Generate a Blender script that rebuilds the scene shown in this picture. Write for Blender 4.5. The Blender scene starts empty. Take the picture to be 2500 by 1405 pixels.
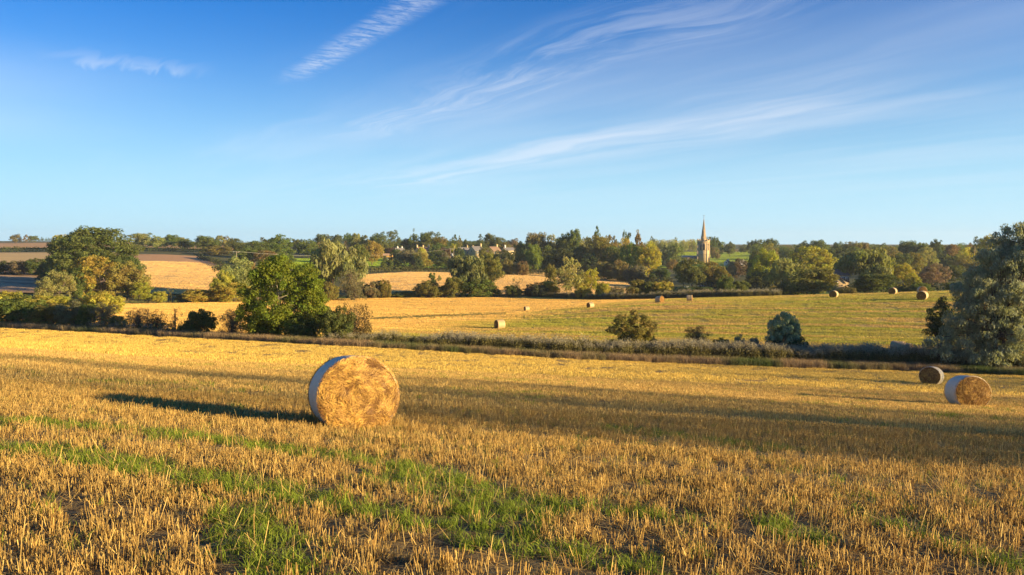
import bpy, bmesh, math, random
import numpy as np
from mathutils import Vector, Matrix, Euler

random.seed(7)
RNG = np.random.default_rng(11)
scene = bpy.context.scene
R = math.radians

# ------------------------------------------------------------------ camera
CAM_H = 1.6
FPX = 1900.0                      # focal length in pixels of a 2500 px wide frame
PITCH = math.atan(102.5 / FPX)
cam_data = bpy.data.cameras.new('camera')
cam_data.sensor_width = 36.0
cam_data.lens = 36.0 * FPX / 2500.0
cam_data.clip_start = 0.1
cam_data.clip_end = 20000
cam = bpy.data.objects.new('camera', cam_data)
cam.location = (0, 0, CAM_H)
cam.rotation_euler = (math.pi / 2 - PITCH, 0, 0)
scene.collection.objects.link(cam)
scene.camera = cam

# ------------------------------------------------------------------ light
SUN_EL = 10.5
SUN_ROT = 112.0                    # clockwise from +Y: the sun stands to the right, a little behind the camera
sun_dir = Vector((math.sin(R(SUN_ROT)) * math.cos(R(SUN_EL)), math.cos(R(SUN_ROT)) * math.cos(R(SUN_EL)), math.sin(R(SUN_EL))))
sd = bpy.data.lights.new('sun', 'SUN')
sd.energy = 5.0
sd.angle = R(1.0)
sd.color = (1.0, 0.76, 0.385)
sun = bpy.data.objects.new('sun', sd)
sun.rotation_euler = (-sun_dir).to_track_quat('-Z', 'Y').to_euler()
sun.location = (60, -20, 40)
scene.collection.objects.link(sun)

vs = scene.view_settings
vs.view_transform = 'Standard'
vs.look = 'None'
vs.gamma = 1.0
vs.exposure = 1.38
vs.use_curve_mapping = False


class NG:
    """small wrapper for writing shader node graphs as expressions"""
    def __init__(self, nt):
        self.nt = nt

    def node(self, t, **kw):
        n = self.nt.nodes.new(t)
        for k, v in kw.items():
            setattr(n, k, v)
        return n

    def link(self, a, b):
        self.nt.links.new(a, b)

    def setin(self, sock, v):
        if isinstance(v, bpy.types.NodeSocket):
            self.nt.links.new(v, sock)
        elif v is not None:
            if sock.type == 'RGBA' and len(v) == 3:
                v = (*v, 1)
            sock.default_value = v

    def m(self, op, a, b=None, c=None, clamp=False):
        n = self.node('ShaderNodeMath', operation=op, use_clamp=clamp)
        self.setin(n.inputs[0], a)
        if b is not None: self.setin(n.inputs[1], b)
        if c is not None: self.setin(n.inputs[2], c)
        return n.outputs[0]

    def mix(self, f, a, b, mode='MIX'):
        n = self.node('ShaderNodeMix', data_type='RGBA', blend_type=mode)
        self.setin(n.inputs[0], f)
        self.setin(n.inputs[6], a)
        self.setin(n.inputs[7], b)
        return n.outputs[2]

    def smooth(self, x, lo, hi):
        n = self.node('ShaderNodeMapRange', interpolation_type='SMOOTHSTEP')
        self.setin(n.inputs[0], x)
        self.setin(n.inputs[1], lo)
        self.setin(n.inputs[2], hi)
        n.inputs[3].default_value = 0
        n.inputs[4].default_value = 1
        return n.outputs[0]

    def noise(self, vec, scale, detail=3, rough=.55, dist=0.0):
        n = self.node('ShaderNodeTexNoise')
        self.setin(n.inputs['Vector'], vec)
        n.inputs['Scale'].default_value = scale
        n.inputs['Detail'].default_value = detail
        n.inputs['Roughness'].default_value = rough
        n.inputs['Distortion'].default_value = dist
        return n.outputs['Fac']

    def comb(self, x, y, z=0.0):
        n = self.node('ShaderNodeCombineXYZ')
        self.setin(n.inputs[0], x); self.setin(n.inputs[1], y); self.setin(n.inputs[2], z)
        return n.outputs[0]

    def sep(self, v):
        n = self.node('ShaderNodeSeparateXYZ')
        self.setin(n.inputs[0], v)
        return n.outputs[0], n.outputs[1], n.outputs[2]

    def attr(self, name, kind='GEOMETRY'):
        n = self.node('ShaderNodeAttribute', attribute_type=kind, attribute_name=name)
        return n.outputs['Fac']


# ------------------------------------------------------------------ sky
world = bpy.data.worlds.new('World')
scene.world = world
world.use_nodes = True
g = NG(world.node_tree)
bg = world.node_tree.nodes['Background']
sky = g.node('ShaderNodeTexSky', sky_type='NISHITA')
sky.sun_disc = False
sky.sun_elevation = R(SUN_EL)
sky.sun_rotation = R(SUN_ROT)
sky.altitude = 0
sky.air_density = 1.0
sky.dust_density = 0.6
sky.ozone_density = 3.0
hs = g.node('ShaderNodeHueSaturation')
hs.inputs['Saturation'].default_value = 1.15
hs.inputs['Value'].default_value = 1.0
g.link(sky.outputs[0], hs.inputs['Color'])
tc = g.node('ShaderNodeTexCoord')
dx, dy, dz = g.sep(tc.outputs['Generated'])
el = g.m('MAXIMUM', dz, 0.0)
# cirrus sheet: direction projected on a high flat layer, combed along one wind direction
zc = g.m('MAXIMUM', g.m('ADD', dz, 0.015), 0.03)
cx = g.m('DIVIDE', dx, zc)
cy = g.m('DIVIDE', dy, zc)
al = g.m('ADD', g.m('MULTIPLY', cx, .55), g.m('MULTIPLY', cy, -.83))     # along the wind
ac = g.m('ADD', g.m('MULTIPLY', cx, .83), g.m('MULTIPLY', cy, .55))      # across it
warp = g.noise(g.comb(g.m('MULTIPLY', al, .8), g.m('MULTIPLY', ac, .8)), 1.0, 2, .5)
acw = g.m('ADD', ac, g.m('MULTIPLY', g.m('SUBTRACT', warp, .5), .7))
streak = g.noise(g.comb(g.m('MULTIPLY', al, .26), g.m('MULTIPLY', acw, 1.9)), 1.0, 5, .56, .25)
fine = g.noise(g.comb(g.m('MULTIPLY', al, 1.1), g.m('MULTIPLY', acw, 7.0), 4.0), 1.0, 6, .65, .6)
veil = g.noise(g.comb(g.m('MULTIPLY', al, .22), g.m('MULTIPLY', ac, .45), 9.0), 1.0, 3, .5)
c1 = g.m('MULTIPLY', g.smooth(streak, .44, .80), g.smooth(veil, .36, .62))
c1 = g.m('MULTIPLY', c1, g.m('ADD', .15, g.m('MULTIPLY', g.smooth(ac, .6, 2.2), .85)))
c1 = g.m('MULTIPLY', c1, g.m('ADD', .45, g.m('MULTIPLY', fine, 1.1)))


def band(lo_al, hi_al, at, width, soft=1.0):
    """a cloud streak lying along the wind at one crossing distance"""
    d = g.m('ABSOLUTE', g.m('SUBTRACT', acw, at))
    a = g.m('SUBTRACT', 1.0, g.smooth(d, 0.0, width))
    b = g.m('MULTIPLY', g.smooth(al, lo_al, lo_al + soft), g.m('SUBTRACT', 1.0, g.smooth(al, hi_al - soft, hi_al)))
    return g.m('MULTIPLY', a, b)


# old vapour trail with cross ribs
dA = g.m('ABSOLUTE', g.m('SUBTRACT', ac, 1.40))
ribs = g.noise(g.comb(g.m('MULTIPLY', al, 24.0), g.m('MULTIPLY', ac, 12.0), 2.0), 1.0, 5, .65, .8)
trail = g.m('MULTIPLY', g.m('SUBTRACT', 1.0, g.smooth(dA, .01, .125)), g.smooth(ribs, .30, .74))
trail = g.m('MULTIPLY', trail, g.smooth(al, -4.6, -3.9))
big = g.m('MULTIPLY', band(-11.0, -1.6, 4.45, 1.1, 2.0), g.smooth(streak, .30, .66))
mid1 = g.m('MULTIPLY', band(-6.6, -1.4, 2.45, .50, 1.2), g.smooth(fine, .38, .72))
sheet = g.m('MULTIPLY', g.m('SUBTRACT', 1.0, g.smooth(al, -5.0, -3.9)), band(-9.0, -0.5, -1.0, 2.4, 2.5), g.smooth(streak, .25, .75))
cl = g.m('ADD', g.m('MULTIPLY', c1, .17), g.m('MULTIPLY', trail, .48))
cl = g.m('ADD', cl, g.m('MULTIPLY', big, .46))
cl = g.m('ADD', cl, g.m('MULTIPLY', mid1, .30))
cl = g.m('ADD', cl, g.m('MULTIPLY', sheet, .24))
wl_ = g.m('SUBTRACT', 1.0, g.smooth(g.m('ABSOLUTE', g.m('ADD', g.m('ADD', al, 4.42), g.m('MULTIPLY', g.m('SUBTRACT', fine, .5), .9))), .0, .22))
wl_ = g.m('MULTIPLY', wl_, g.m('MULTIPLY', g.smooth(ac, .15, .45), g.m('SUBTRACT', 1.0, g.smooth(ac, .8, 1.05))))
cl = g.m('ADD', cl, g.m('MULTIPLY', wl_, g.m('MULTIPLY', g.smooth(fine, .25, .7), .26)))
soft = g.noise(g.comb(g.m('MULTIPLY', al, .16), g.m('MULTIPLY', ac, .55), 21.0), 1.0, 3, .5)
cl = g.m('ADD', cl, g.m('MULTIPLY', g.m('MULTIPLY', g.smooth(soft, .38, .66), g.smooth(ac, .9, 2.6)), .17))
cl = g.m('MULTIPLY', cl, g.smooth(dz, .015, .12))
cl = g.m('MINIMUM', cl, .85)
SKYGAIN = (0.0, 0.375, 0.73)
skyc = g.mix(1.0, hs.outputs[0], SKYGAIN, 'MULTIPLY')
lum = g.node('ShaderNodeRGBToBW')
g.link(skyc, lum.inputs[0])
cloudc = g.node('ShaderNodeCombineColor')
cb = g.m('ADD', g.m('MULTIPLY', lum.outputs[0], .9), 2.65)
g.link(g.m('MULTIPLY', cb, .93), cloudc.inputs[0]); g.link(cb, cloudc.inputs[1]); g.link(g.m('MULTIPLY', cb, 1.12), cloudc.inputs[2])
# pale air near the horizon, the same all round
hz = g.m('POWER', 2.718, g.m('MULTIPLY', g.m('MULTIPLY', el, el), -36.0))
skyc = g.mix(g.m('MULTIPLY', hz, .90), skyc, (2.25, 3.5, 4.2))
final = g.mix(cl, skyc, cloudc.outputs[0])
g.link(final, bg.inputs['Color'])
bg.inputs['Strength'].default_value = 0.105

# ------------------------------------------------------------------ pixel rays (used to read bearings off the photograph)
CP, SP = math.cos(PITCH), math.sin(PITCH)


def ray(px, py):
    a = (px - 1250.0) / FPX
    b = (702.5 - py) / FPX
    yc = CP + b * SP
    return a / yc, (-SP + b * CP) / yc          # x per y, z per y


# ------------------------------------------------------------------ terrain
COLS = np.array([-300, 0, 400, 800, 1200, 1600, 2000, 2500, 2900], float)
TD = np.array([0, 4.5, 13.5, 31.7, 56, 80, 100, 120, 150, 170, 200, 230, 300, 400, 500, 600, 800, 1100, 2000, 4000, 9000], float)
#        0     4.5    13.5   31.7   56     80     100    120    150    170    200    230    300    400    500    600   800   1100  2000  4000  9000
TZ = np.array([
    [-1.6, -1.88, -2.62, -4.4, -6.8,  -9.2, -10.4, -11.3, -12.6, -13.1, -13.8, -13.8, -10.0, -7.0, -2.8, -0.5,  3.0,  7.0,  13, 18, 10],
    [-1.6, -1.88, -2.66, -4.5, -7.1,  -9.6, -10.7, -11.6, -12.8, -13.3, -14.0, -14.0, -10.3, -6.8, -3.0, -1.0,  1.5,  6.0,  12, 18, 10],
    [-1.6, -1.89, -2.84, -5.0, -7.7,  -9.9, -11.1, -12.1, -13.3, -13.8, -14.5, -14.5, -10.5, -6.2, -3.0, -1.0,  3.0,  5.5,  10, 16, 10],
    [-1.6, -1.89, -3.02, -5.3, -8.2, -10.3, -11.6, -12.6, -13.6, -14.2, -15.0, -15.2, -12.5, -11.4, -8.0, -4.6, -0.3, 2.5,   6, 10, 6],
    [-1.6, -1.90, -3.15, -5.6, -8.7, -11.1, -12.3, -13.0, -13.7, -14.6, -15.2, -15.0, -12.8, -12.2, -8.3, -3.8,  0.8, 3.0,   5, 8, 6],
    [-1.6, -1.92, -3.30, -5.95, -9.2, -11.8, -12.5, -12.5, -11.4, -12.2, -13.7, -14.7, -15.2, -15.8, -16.2, -14.6, -6.5, 0.0, 2, 6, 6],
    [-1.6, -1.93, -3.42, -6.3, -9.6, -12.2, -12.3, -11.6, -10.5, -11.0, -12.8, -14.2, -15.0, -15.0, -14.0, -12.0, -5.0, 0.0,  2, 6, 6],
    [-1.6, -1.94, -3.60, -6.65, -10.1, -12.4, -12.0, -10.7, -8.9, -9.6, -11.8, -13.0, -13.0, -12.0, -10.0, -8.0, -3.0, 0.0,  2, 6, 6],
    [-1.6, -1.95, -3.70, -6.9, -10.4, -12.5, -12.0, -10.5, -8.6, -9.2, -11.5, -12.8, -12.6, -11.6, -9.6, -7.8, -3.0, 0.0,  2, 6, 6],
])


def pchip(x, y, xq):
    h = np.diff(x); s = np.diff(y) / h
    m = np.zeros_like(y)
    for i in range(1, len(x) - 1):
        if s[i - 1] * s[i] > 0:
            w1 = 2 * h[i] + h[i - 1]; w2 = h[i] + 2 * h[i - 1]
            m[i] = (w1 + w2) / (w1 / s[i - 1] + w2 / s[i])
    m[0] = s[0]; m[-1] = s[-1]
    k = np.clip(np.searchsorted(x, xq) - 1, 0, len(x) - 2)
    t = (xq - x[k]) / h[k]
    return ((2*t**3 - 3*t**2 + 1) * y[k] + (t**3 - 2*t**2 + t) * h[k] * m[k] + (-2*t**3 + 3*t**2) * y[k+1] + (t**3 - t**2) * h[k] * m[k+1])


DQ = np.concatenate([np.linspace(0, 20, 120, endpoint=False), np.geomspace(20, 9000, 900)])
_a = np.array([pchip(TD, r, DQ) for r in TZ])                  # cols x DQ
CQ = np.linspace(-300, 2900, 321)
TT = np.array([pchip(COLS, _a[:, j], CQ) for j in range(len(DQ))]).T     # CQ x DQ
_k = np.exp(-0.5 * (np.arange(-22, 23) / 9.0) ** 2); _k /= _k.sum()
_p = np.pad(TT, ((22, 22), (0, 0)), mode='edge')
TT = np.array([np.convolve(_p[:, j], _k, mode='valid') for j in range(TT.shape[1])]).T


def zrel(c, d):
    c = np.clip(c, -300, 2900); d = np.clip(d, 0, 8999)
    fi = (c + 300) / 10.0
    i = np.clip(fi.astype(int), 0, 319); ft = fi - i
    j = np.clip(np.searchsorted(DQ, d) - 1, 0, len(DQ) - 2)
    gt = (d - DQ[j]) / (DQ[j + 1] - DQ[j])
    a = TT[i, j] * (1 - gt) + TT[i, j + 1] * gt
    b = TT[i + 1, j] * (1 - gt) + TT[i + 1, j + 1] * gt
    return a * (1 - ft) + b * ft


TH_L, TH_R = math.atan(-1550 / FPX), math.atan(1650 / FPX)


def ground(x, y):
    """terrain height at world x, y (arrays or scalars)"""
    sc = np.isscalar(x)
    x = np.atleast_1d(np.asarray(x, float)); y = np.atleast_1d(np.asarray(y, float))
    r = np.hypot(x, y); th = np.arctan2(x, y)
    tc_ = np.clip(th, TH_L, TH_R)
    z = zrel(1250 + FPX * np.tan(tc_), r * np.cos(tc_))
    over = np.where(th > TH_R, (th - TH_R) / (math.pi - TH_R), np.where(th < TH_L, (TH_L - th) / (math.pi + TH_L), 0))
    if over.max() > 0:
        zl = zrel(np.full_like(r, -300.), r * math.cos(TH_L)); zr = zrel(np.full_like(r, 2900.), r * math.cos(TH_R))
        w = over * over * (3 - 2 * over) * .5
        other = np.where(th > 0, zl, zr)
        z = z * (1 - w) + other * w
    z = z + CAM_H
    return float(z[0]) if sc else z


def world_at(px, py, d):
    u, s = ray(px, py)
    return Vector((u * d, d, CAM_H + s * d))


def on_ground(px, d):
    """ground point at bearing px and depth d"""
    u, s = ray(px, 700)
    for _ in range(4):
        z = ground(u * d, d) - CAM_H
        py = 702.5 - FPX * (z / d * CP + SP) / (CP - z / d * SP)
        u, s = ray(px, py)
    return u * d, d, ground(u * d, d)


_DM = np.geomspace(3, 5000, 3000)


def hit(px, py, dmin=3.0):
    """first ground point seen at a pixel of the photograph"""
    u, s = ray(px, py)
    dd = _DM[_DM >= dmin]
    z = ground(u * dd, dd)
    b = np.where(CAM_H + s * dd <= z)[0]
    k = b[0] if len(b) else len(dd) - 1
    return u * dd[k], dd[k], z[k]


# value noise for scattering
_NT = RNG.random((256, 256))


def vnoise(x, y):
    xi = np.floor(x).astype(int); yi = np.floor(y).astype(int)
    fx = x - xi; fy = y - yi
    fx = fx * fx * (3 - 2 * fx); fy = fy * fy * (3 - 2 * fy)
    a = _NT[xi % 256, yi % 256]; b = _NT[(xi + 1) % 256, yi % 256]
    c = _NT[xi % 256, (yi + 1) % 256]; d = _NT[(xi + 1) % 256, (yi + 1) % 256]
    return (a * (1 - fx) + b * fx) * (1 - fy) + (c * (1 - fx) + d * fx) * fy


def fbm(x, y, o=3):
    s = 0; w = 0
    for k in range(o):
        s = s + vnoise(x * 2**k + 17 * k, y * 2**k + 31 * k) * .5**k; w += .5**k
    return s / w


# ------------------------------------------------------------------ object helpers
COL = scene.collection


def set_tags(o, label=None, cat=None, group=None, kind=None):
    if label: o['label'] = label
    if cat: o['category'] = cat
    if group: o['group'] = group
    if kind: o['kind'] = kind
    return o


def mesh_np(name, verts, faces, mat=None, attrs=None, smooth=False):
    """faces: (N,k) int array or list of such arrays"""
    if not isinstance(faces, list): faces = [faces]
    faces = [f for f in faces if len(f)]
    me = bpy.data.meshes.new(name)
    me.vertices.add(len(verts))
    me.vertices.foreach_set('co', np.asarray(verts, np.float32).ravel())
    nl = sum(f.size for f in faces); nf = sum(len(f) for f in faces)
    me.loops.add(nl)
    me.loops.foreach_set('vertex_index', np.concatenate([f.ravel() for f in faces]).astype(np.int32))
    me.polygons.add(nf)
    tot = np.concatenate([np.full(len(f), f.shape[1]) for f in faces])
    st = np.concatenate([[0], np.cumsum(tot)[:-1]])
    me.polygons.foreach_set('loop_start', st.astype(np.int32))
    me.polygons.foreach_set('loop_total', tot.astype(np.int32))
    if smooth: me.polygons.foreach_set('use_smooth', np.ones(nf, bool))
    for k, v in (attrs or {}).items():
        a = me.attributes.new(k, 'FLOAT', 'POINT')
        a.data.foreach_set('value', np.asarray(v, np.float32))
    if mat: me.materials.append(mat)
    me.update(calc_edges=True)
    return me


def obj(name, me, parent=None, loc=None, rot=None, scale=None, col=None):
    o = bpy.data.objects.new(name, me)
    COL.objects.link(o)
    if parent: o.parent = parent
    if loc is not None: o.location = loc
    if rot is not None: o.rotation_euler = rot
    if scale is not None: o.scale = scale
    if col is not None: o.color = (*col, 1)
    return o


def empty(name, loc, rz=0.0):
    o = bpy.data.objects.new(name, None)
    o.location = loc; o.rotation_euler = (0, 0, rz)
    o.empty_display_size = .5
    COL.objects.link(o)
    return o


class MB:
    """collects boxes, prisms and tubes into one mesh"""
    def __init__(self):
        self.v = []; self.q = []; self.t = []; self.n = 0

    def add(self, v, q=(), t=()):
        v = np.asarray(v, float)
        self.v.append(v)
        if len(q): self.q.append(np.asarray(q, int) + self.n)
        if len(t): self.t.append(np.asarray(t, int) + self.n)
        self.n += len(v)
        return self

    def box(self, x0, x1, y0, y1, z0, z1):
        v = [(x, y, z) for z in (z0, z1) for y in (y0, y1) for x in (x0, x1)]
        return self.add(v, [(0, 2, 3, 1), (4, 5, 7, 6), (0, 1, 5, 4), (2, 6, 7, 3), (0, 4, 6, 2), (1, 3, 7, 5)])

    def tube(self, pts, rad, seg=6, cap=True):
        pts = np.asarray(pts, float); rad = np.broadcast_to(np.asarray(rad, float), (len(pts),))
        vs_ = []
        for i, p in enumerate(pts):
            d = pts[min(i + 1, len(pts) - 1)] - pts[max(i - 1, 0)]
            d = d / (np.linalg.norm(d) + 1e-9)
            a = np.cross(d, (0.3, 0.91, 0.2) if abs(d[2]) > .8 else (0, 0, 1)); a /= np.linalg.norm(a) + 1e-9
            b = np.cross(d, a)
            an = np.arange(seg) * 2 * math.pi / seg
            vs_.append(p + rad[i] * (np.cos(an)[:, None] * a + np.sin(an)[:, None] * b))
        v = np.concatenate(vs_)
        q = [(i * seg + j, i * seg + (j + 1) % seg, (i + 1) * seg + (j + 1) % seg, (i + 1) * seg + j) for i in range(len(pts) - 1) for j in range(seg)]
        t = []
        if cap:
            o = (len(pts) - 1) * seg
            t = [(o, o + j, o + j + 1) for j in range(1, seg - 1)] + [(0, j + 1, j) for j in range(1, seg - 1)]
        return self.add(v, q, t)

    def mesh(self, name, mat, smooth=False, attrs=None):
        f = []
        if self.q: f.append(np.concatenate(self.q))
        if self.t: f.append(np.concatenate(self.t))
        return mesh_np(name, np.concatenate(self.v), f, mat, attrs, smooth)


# ------------------------------------------------------------------ materials
def new_mat(name):
    m_ = bpy.data.materials.new(name)
    m_.use_nodes = True
    nt = m_.node_tree
    return m_, NG(nt), nt.nodes['Principled BSDF']


def position(gg):
    return gg.node('ShaderNodeNewGeometry').outputs['Position']


def simple_mat(name, col, rough=.85, var=.25, scale=3.0, bump=0.0, spec=.2, bscale=None, metal=0.0):
    m_, gg, p = new_mat(name)
    t = gg.node('ShaderNodeTexCoord').outputs['Object']
    n = gg.noise(t, scale, 5, .6)
    c = gg.mix(n, tuple(x * (1 - var) for x in col), tuple(min(1, x * (1 + var)) for x in col))
    gg.link(c, p.inputs['Base Color'])
    p.inputs['Roughness'].default_value = rough
    p.inputs['Metallic'].default_value = metal
    p.inputs['Specular IOR Level'].default_value = spec
    if bump:
        b = gg.node('ShaderNodeBump'); b.inputs['Strength'].default_value = bump
        gg.link(gg.noise(t, bscale or scale * 4, 5, .6), b.inputs['Height'])
        gg.link(b.outputs[0], p.inputs['Normal'])
    return m_


def foliage_mat(name, trans=.32, rough=.75):
    """leaf colour comes from the object's own colour; v and h vary it leaf by leaf"""
    m_, gg, p = new_mat(name)
    nt = m_.node_tree
    oi = gg.node('ShaderNodeObjectInfo')
    h = gg.node('ShaderNodeHueSaturation')
    gg.link(oi.outputs['Color'], h.inputs['Color'])
    gg.link(gg.m('ADD', .5, gg.m('MULTIPLY', gg.m('SUBTRACT', gg.attr('h'), .5), .065)), h.inputs['Hue'])
    gg.link(gg.m('ADD', .55, gg.m('MULTIPLY', gg.attr('v'), .95)), h.inputs['Value'])
    h.inputs['Saturation'].default_value = 1.0
    p.inputs['Roughness'].default_value = rough
    p.inputs['Specular IOR Level'].default_value = .25
    gg.link(h.outputs[0], p.inputs['Base Color'])
    tr = gg.node('ShaderNodeBsdfTranslucent')
    gg.link(gg.mix(1.0, h.outputs[0], (1.25, 1.2, .6), 'MULTIPLY'), tr.inputs[0])
    mx = gg.node('ShaderNodeMixShader'); mx.inputs[0].default_value = trans + .1
    gg.link(p.outputs[0], mx.inputs[1]); gg.link(tr.outputs[0], mx.inputs[2])
    gg.link(mx.outputs[0], nt.nodes['Material Output'].inputs[0])
    return m_


M = {}
M['leaf'] = foliage_mat('foliage')
M['bark'] = simple_mat('bark', (.13, .095, .065), .9, .4, 6, .5)
M['pale_bark'] = simple_mat('pale_bark', (.55, .48, .38), .8, .3, 6, .3)
# ------------------------------------------------------------------ ground and fields
ROW = np.array([-.955, .297]); PER = np.array([.297, .955])        # drill rows run along ROW


def field_coords(gg, along=ROW):
    x, y, z = gg.sep(position(gg))
    a = gg.m('ADD', gg.m('MULTIPLY', x, float(along[0])), gg.m('MULTIPLY', y, float(along[1])))
    b = gg.m('ADD', gg.m('MULTIPLY', x, float(-along[1] if along[0] > 0 else along[1])), gg.m('MULTIPLY', y, float(along[0] if along[0] > 0 else -along[0])))
    return x, y, a, b


EDGE = [(-600, 790), (-300, 793), (0, 800), (500, 827), (800, 844), (1100, 860), (1400, 877), (1700, 888), (2000, 898), (2250, 906), (2500, 918), (2900, 930)]
_ed = [hit(max(-290, min(2890, a)), b)[1] for a, b in EDGE]
_EX = np.array([a for a, b in EDGE], float); _ED = np.array(_ed)


def E(px, off=0.0):
    return float(np.interp(px, _EX, _ED)) + off


# line between the golden flat and the greener rise in the middle field
_g1 = hit(1130, 792); _g2 = hit(1450, 748)
GL = np.array([_g2[0] - _g1[0], _g2[1] - _g1[1]]); GL /= np.linalg.norm(GL)
GN = np.array([GL[1], -GL[0]])
GC = GN[0] * _g1[0] + GN[1] * _g1[1]


def straw_color(gg, kind):
    """base colour of a straw field as a function of world position"""
    x, y, a, b = field_coords(gg)
    n1 = gg.noise(gg.comb(gg.m('MULTIPLY', a, .02), gg.m('MULTIPLY', b, .35)), 1, 4, .6)
    n2 = gg.noise(gg.comb(gg.m('MULTIPLY', a, .3), gg.m('MULTIPLY', b, 1.5)), 1, 4, .65)
    n3 = gg.noise(gg.comb(x, y), .05, 3, .5)
    lines = gg.noise(gg.comb(gg.m('MULTIPLY', a, .012), gg.m('MULTIPLY', b, .85), 3.0), 1, 4, .6)
    if kind == 'mid':
        gold = gg.mix(n2, (.62, .39, .10), (.82, .56, .18))
        gold = gg.mix(gg.m('MULTIPLY', gg.smooth(n1, .45, .7), .4), gold, (.36, .25, .09))
        brown = gg.mix(n2, (.44, .29, .09), (.66, .45, .15))
        green = gg.mix(n2, (.30, .30, .035), (.46, .42, .07))
        gs = gg.smooth(gg.m('ADD', gg.m('MULTIPLY', n1, .85), gg.m('MULTIPLY', n3, .3)),   .47, .65)
        rise = gg.mix(gs, brown, green)
        dist = gg.m('SUBTRACT', gg.m('ADD', gg.m('MULTIPLY', x, float(GN[0])), gg.m('MULTIPLY', y, float(GN[1]))), float(GC))
        dist = gg.m('ADD', dist, gg.m('MULTIPLY', gg.m('SUBTRACT', n3, .5), 22))
        c = gg.mix(gg.smooth(dist, -7, 12), gold, rise)
        return gg.mix(1.0, c, gg.mix(gg.smooth(lines, .40, .60), (.80, .79, .75), (1.10, 1.09, 1.05)), 'MULTIPLY'), n2
    if kind == 'pale':
        c = gg.mix(n2, (.58, .38, .14), (.74, .51, .21))
        return gg.mix(gg.m('MULTIPLY', gg.smooth(n1, .4, .75), .5), c, (.40, .27, .12)), n2
    if kind == 'near':
        c = gg.mix(n2, (.30, .19, .06), (.50, .33, .12))
        return gg.mix(gg.m('MULTIPLY', gg.smooth(n1, .5, .7), .35), c, (.22, .17, .05)), n2


def field_mat(name, kind, col=None, col2=None, stretch=(.02, .5), bump=.6):
    m_, gg, p = new_mat(name)
    if col is None:
        c, n2 = straw_color(gg, kind)
    else:
        x, y, a, b = field_coords(gg)
        n1 = gg.noise(gg.comb(gg.m('MULTIPLY', a, stretch[0]), gg.m('MULTIPLY', b, stretch[1])), 1, 5, .6)
        n2 = gg.noise(gg.comb(x, y), .7, 5, .65)
        c = gg.mix(gg.smooth(gg.m('ADD', gg.m('MULTIPLY', n1, .7), gg.m('MULTIPLY', n2, .3)), .32, .68), col, col2)
    gg.link(c, p.inputs['Base Color'])
    p.inputs['Roughness'].default_value = .95
    p.inputs['Specular IOR Level'].default_value = .1
    b = gg.node('ShaderNodeBump'); b.inputs['Strength'].default_value = bump; b.inputs['Distance'].default_value = .1
    x, y, a, bb = field_coords(gg)
    gg.link(gg.noise(gg.comb(gg.m('MULTIPLY', a, 1.0), gg.m('MULTIPLY', bb, 4.0)), 1.0, 5, .7), b.inputs['Height'])
    gg.link(b.outputs[0], p.inputs['Normal'])
    return m_


# one ground sheet out to the horizon, in rings round the camera
ths = np.concatenate([np.linspace(-math.pi, R(-42), 60, endpoint=False), np.linspace(R(-42), R(43), 330), np.linspace(R(43), math.pi, 61)[1:-1]])
rs = np.concatenate([[0.4], np.geomspace(1.2, 3600, 330)])
TH, RR = np.meshgrid(ths, rs)
X = RR * np.sin(TH); Y = RR * np.cos(TH)
Z = ground(X.ravel(), Y.ravel()).reshape(X.shape) - .03 - np.minimum(.0012 * RR, .6)
nt_, nr_ = len(ths), len(rs)
ii, jj = np.meshgrid(np.arange(nr_ - 1), np.arange(nt_), indexing='ij')
jn = (jj + 1) % nt_
F = np.stack([ii * nt_ + jj, ii * nt_ + jn, (ii + 1) * nt_ + jn, (ii + 1) * nt_ + jj], -1).reshape(-1, 4)
cap = np.array([[j, (j + 1) % nt_, nr_ * nt_] for j in range(nt_)])[:, ::-1]
V = np.concatenate([np.stack([X, Y, Z], -1).reshape(-1, 3), [[0, 0, ground(0., 0.) - .03]]])
M['rough_grass'] = field_mat('rough_grass', None, (.07, .085, .022), (.17, .145, .05), (.1, .2))
set_tags(obj('ground', mesh_np('ground', V, [F[:, ::-1], cap[:, ::-1]], M['rough_grass'], smooth=True)), kind='structure')


def col_sheet(name, mat, cols, near, far, nr=60, lift=.0, geom=False):
    """field sheet between two depth lines; near/far give the depth for a column"""
    cs = np.asarray(cols, float)
    us = np.array([ray(c, 700)[0] for c in cs])
    v = []
    for k, c in enumerate(cs):
        a, b = near(c), far(c)
        d = np.geomspace(a, b, nr) if geom else np.linspace(a, b, nr)
        v.append(np.stack([us[k] * d, d, ground(us[k] * d, d) + lift], -1))
    v = np.array(v).reshape(-1, 3)
    n = len(cs)
    i, j = np.meshgrid(np.arange(n - 1), np.arange(nr - 1), indexing='ij')
    f = np.stack([i * nr + j, (i + 1) * nr + j, (i + 1) * nr + j + 1, i * nr + j + 1], -1).reshape(-1, 4)
    return set_tags(obj(name, mesh_np(name, v, f, mat, smooth=True)), kind='structure')


def dline(pts, dmin=3.0):
    """depth line through pixel points (px, py) -> function of px"""
    xs = np.array([p[0] for p in pts], float)
    ds = np.array([hit(p[0], p[1], dmin)[1] for p in pts])
    return lambda c: float(np.interp(c, xs, ds))


def ddir(pts):
    xs = np.array([p[0] for p in pts], float); ds = np.array([p[1] for p in pts], float)
    return lambda c: float(np.interp(c, xs, ds))


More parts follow.
